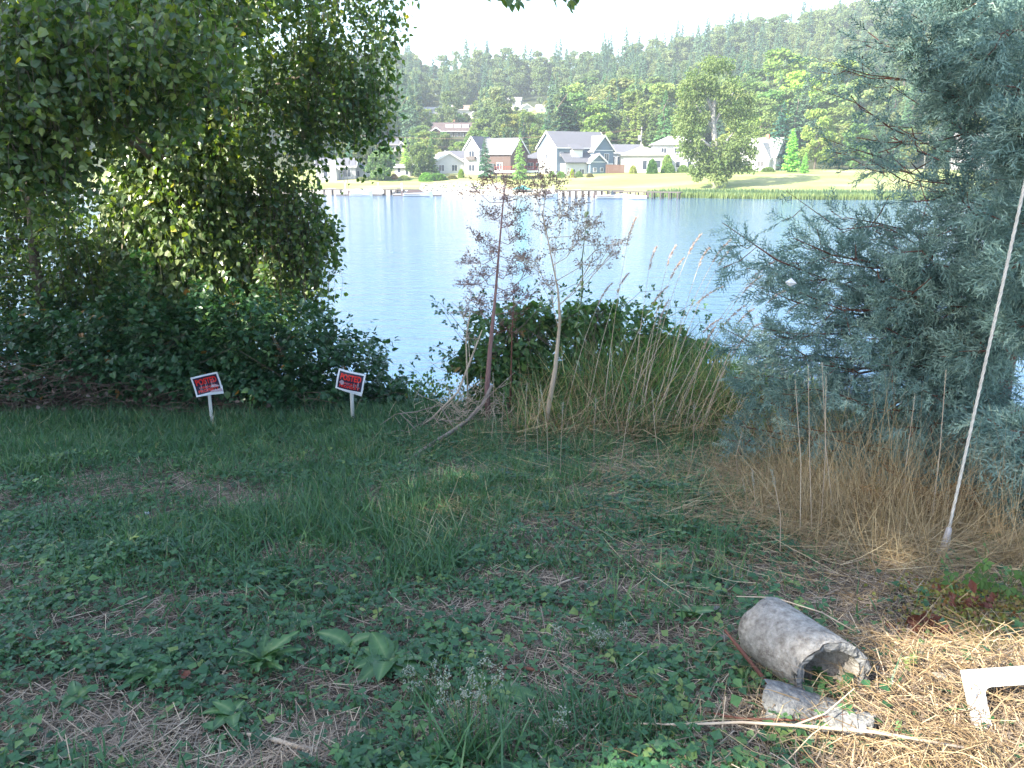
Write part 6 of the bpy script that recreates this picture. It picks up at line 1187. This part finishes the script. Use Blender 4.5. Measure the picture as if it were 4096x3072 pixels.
rosette(510, 700, 8, .14, 'broad-leaved plant under the pale drooping seed heads', LM, 'dock_plant', up=(-.08, .35))
rosette(478, 690, 6, .12, 'small broad-leaved plant left of the pale seed heads', LM, 'dock_plant', up=(-.08, .35))
rosette(545, 600, 7, .10, 'small leafy plant on the edge of the bare patch in the middle', LM, 'dock_plant', up=(-.1, .4))
rosette(692, 620, 9, .12, 'leafy tuft growing left of the concrete pipe', LM, 'dock_plant', up=(.0, .6))
rosette(716, 655, 5, .09, 'tiny leafy seedling below the tuft left of the pipe', LM, 'dock_plant', up=(-.1, .4))
rosette(728, 555, 4, .08, 'lone green seedling in the straw beyond the pipe', LM, 'seedling', up=(-.1, .4))
rosette(60, 560, 6, .14, 'low leafy weed in the far left lawn', LM, 'dock_plant', up=(-.08, .35))
rosette(210, 575, 6, .12, 'low leafy weed left of the lush grass', LT, 'toothed_weed', up=(-.08, .35))
# bright shoots lower right
p = ga(990, 600, .0); o = empty('green_shoots', tuple(p), 'bright green bramble shoots under the cypress at the right edge', 'weed'); T = np.array(o.location); lf = Geo(); cn = Geo()
for k in range(9):
    a = R.uniform(-1, 1)*.30; e = Vector((p.x+a, p.y+R.uniform(-.15, .15), p.z+R.uniform(.10, .24))); sprig_cane(o, [(p.x+a*.5, p.y, p.z), e, e+Vector((R.uniform(-.08, .08), -.03, -.02))], 5, .055, T, lf, cn, .002)
lf.build('leaves', M['sumac'], o); cn.build('stems', M['greenstem'], o)
# tall grass tufts with pale heads at the bottom
def tuft(px, py, n, h, label, w=.004, heads=0, spread=.10, tint=.35, lean=.22):
    p = ga(px, py, -.005); o = empty('grass_tuft', tuple(p), label, 'grass tuft'); g = Geo()
    for j in range(4):
        m = n//4; x = spread*R.normal(size=m); y = spread*.7*R.normal(size=m); hh = h*(.5+.6*R.rand(m)); g.scatter(protos[j], np.stack([x, y, zg(x+p.x, y+p.y)-p.z-.01], 1), upright(m, lean), np.stack([w*(1.4+.8*R.rand(m)), hh*.9, hh], 1), np.clip(tint+.15*R.normal(size=m), 0, .8))
    tag(g.build('blades', M['grass'], o), kind='stuff')
    if heads:
        st = Geo(); pl = Geo()
        for k in range(heads):
            hx, hy = R.uniform(-.10, .10), R.uniform(-.05, .05); e = np.array([hx*1.8, hy, h*R.uniform(.95, 1.35)]); st.tube([Vector((hx*.4, hy*.4, 0)), Vector((hx, hy, e[2]*.6)), Vector(e)], [.002, .0016, .001], 4, caps=False)
            for q in range(7):
                br_ = e-np.array([0, 0, .012*q]); d = unit(R.normal(size=(1, 3)))[0]*.03*(.4+.1*q); st.tube([Vector(br_), Vector(br_+d)], .0007, 3, caps=False); c = br_+d*.9+.006*R.normal(size=(7, 3)); pl.scatter(rock_geo(4), c, frames(R.normal(size=(7, 3))), .0028+.002*R.rand(7), R.rand(7))
        st.build('seed_stems', M['greenstem'], o); tag(pl.build('seed_heads', M['pale'], o), kind='stuff')
tuft(470, 760, 150, .30, 'tall upright grass tuft with pale seed heads at the bottom edge', .005, 7)
tuft(590, 735, 210, .19, 'dense dark green grass tuft at the bottom, right of the tall one', .0045, 0, .15)
tuft(640, 728, 140, .16, 'dark green grass tuft below the concrete pieces', .0045, 0, .12)
tuft(540, 745, 120, .17, 'mid-size grass tuft between the two bottom tufts', .004, 2, .12)
tuft(440, 705, 130, .13, 'bright low grass tuft right of the broad dock plant', .004, 3, .10, .5)
tuft(588, 650, 110, .12, 'grass tuft carrying a fluffy pale seed head in the middle foreground', .0035, 5, .08)
tuft(640, 665, 90, .10, 'small grass tuft left of the concrete pipe', .0035, 0, .08)
tuft(30, 470, 200, .22, 'yellowish green grass tuft at the far left', .006, 0, .22, .75)
tuft(525, 515, 160, .15, 'pale green grass tuft beyond the bare patches', .005, 0, .15, .6)
tuft(680, 612, 120, .11, 'short grass tuft behind the pipe at left', .004, 0, .09)
tuft(760, 690, 60, .12, 'sparse dry tuft against the side of the pipe', .004, 0, .06, .9)
# litter scraps and stones
for (px, py, s, lb, m) in [(665, 462, .03, 'tiny white paper scrap in the flattened grass', 'signwhite'), (147, 514, .025, 'tiny pale blue plastic scrap in the left lawn', 'signwhite'), (718, 612, .035, 'small grey stone left behind the pipe', 'conbreak'), (940, 680, .035, 'pinkish stone in the sunlit straw', 'concrete'), (245, 765, .02, 'small grey stone at the bottom edge', 'conbreak'), (725, 640, .03, 'light stone beside the pale splintered stalk', 'conbreak')]:
    V, Tt = rock_geo(11); g = Geo(); g.add(V*s, tris=Tt); q = g.build('stone' if 'stone' in lb else 'paper_scrap', M[m], None, loc=ga(px, py, s*.4)); tag(q, lb, 'stone' if 'stone' in lb else 'litter')
sc_ = at(785, 282, 6.2); g = Geo(); g.add([(0, 0, 0), (.05, .01, .03), (.09, -.01, -.01), (.04, 0, -.035), (.03, -.02, .0)], tris=[(0, 1, 4), (1, 2, 4), (2, 3, 4), (3, 0, 4)]); q = g.build('paper_scrap', M['signwhite'], None, loc=sc_); tag(q, 'white scrap caught in the lower left cypress branches', 'litter')

# ================================================================== SHADE TREES (unseen, added and sized to shade the foreground; left behind the viewer)
def shade_tree(x, y, h, r, zlow, label, n=15000, sz=.30):
    z = float(zg(x, y)); o = empty('shade_tree', (x, y, z), label, 'tree'); g = Geo(); g.tube([(0, 0, -.3), (0, 0, h*.4), (0, 0, h*.9)], [.3, .24, .06], 8); g.build('trunk', M['bark'], o)
    a_ = R.rand(n)*6.283; d = np.stack([np.cos(a_), np.sin(a_), 0*a_], 1)*(R.rand(n, 1)**.5); z_ = R.rand(n); P = d*r*(1-.5*np.clip((z_-.88)/.12, 0, 1)**2)[:, None]*(.9+.2*R.rand(n, 1))+np.stack([0*z_, 0*z_, zlow+(h-zlow)*z_], 1); g = Geo(); leaves_on(g, P, d+np.array([0, 0, -.5]), sz, R.rand(n), LEAF4); tag(g.build('crown', M['birch'], o), kind='stuff')
for (s_, u_, top, r_, lb) in [(-4.05, 12.0, 18.6, 2.4, 'unseen tall leafy tree nearest behind the viewer, added to shade the lawn'), (-8.3, 12.4, 17.3, 2.4, 'unseen tall leafy tree behind the viewer on the left, second in the added shading row'), (-12.1, 12.0, 13.0, 1.7, 'unseen lower leafy tree far left behind the viewer, third in the added shading row'), (-15.0, 12.0, 11.4, 1.7, 'unseen lowest leafy tree at the left end of the added shading row behind the viewer')]:
    x_, y_ = .525*s_-.851*u_, -.851*s_-.525*u_; shade_tree(x_, y_, top-float(zg(x_, y_)), r_, 1.2, lb, 7500, .36)
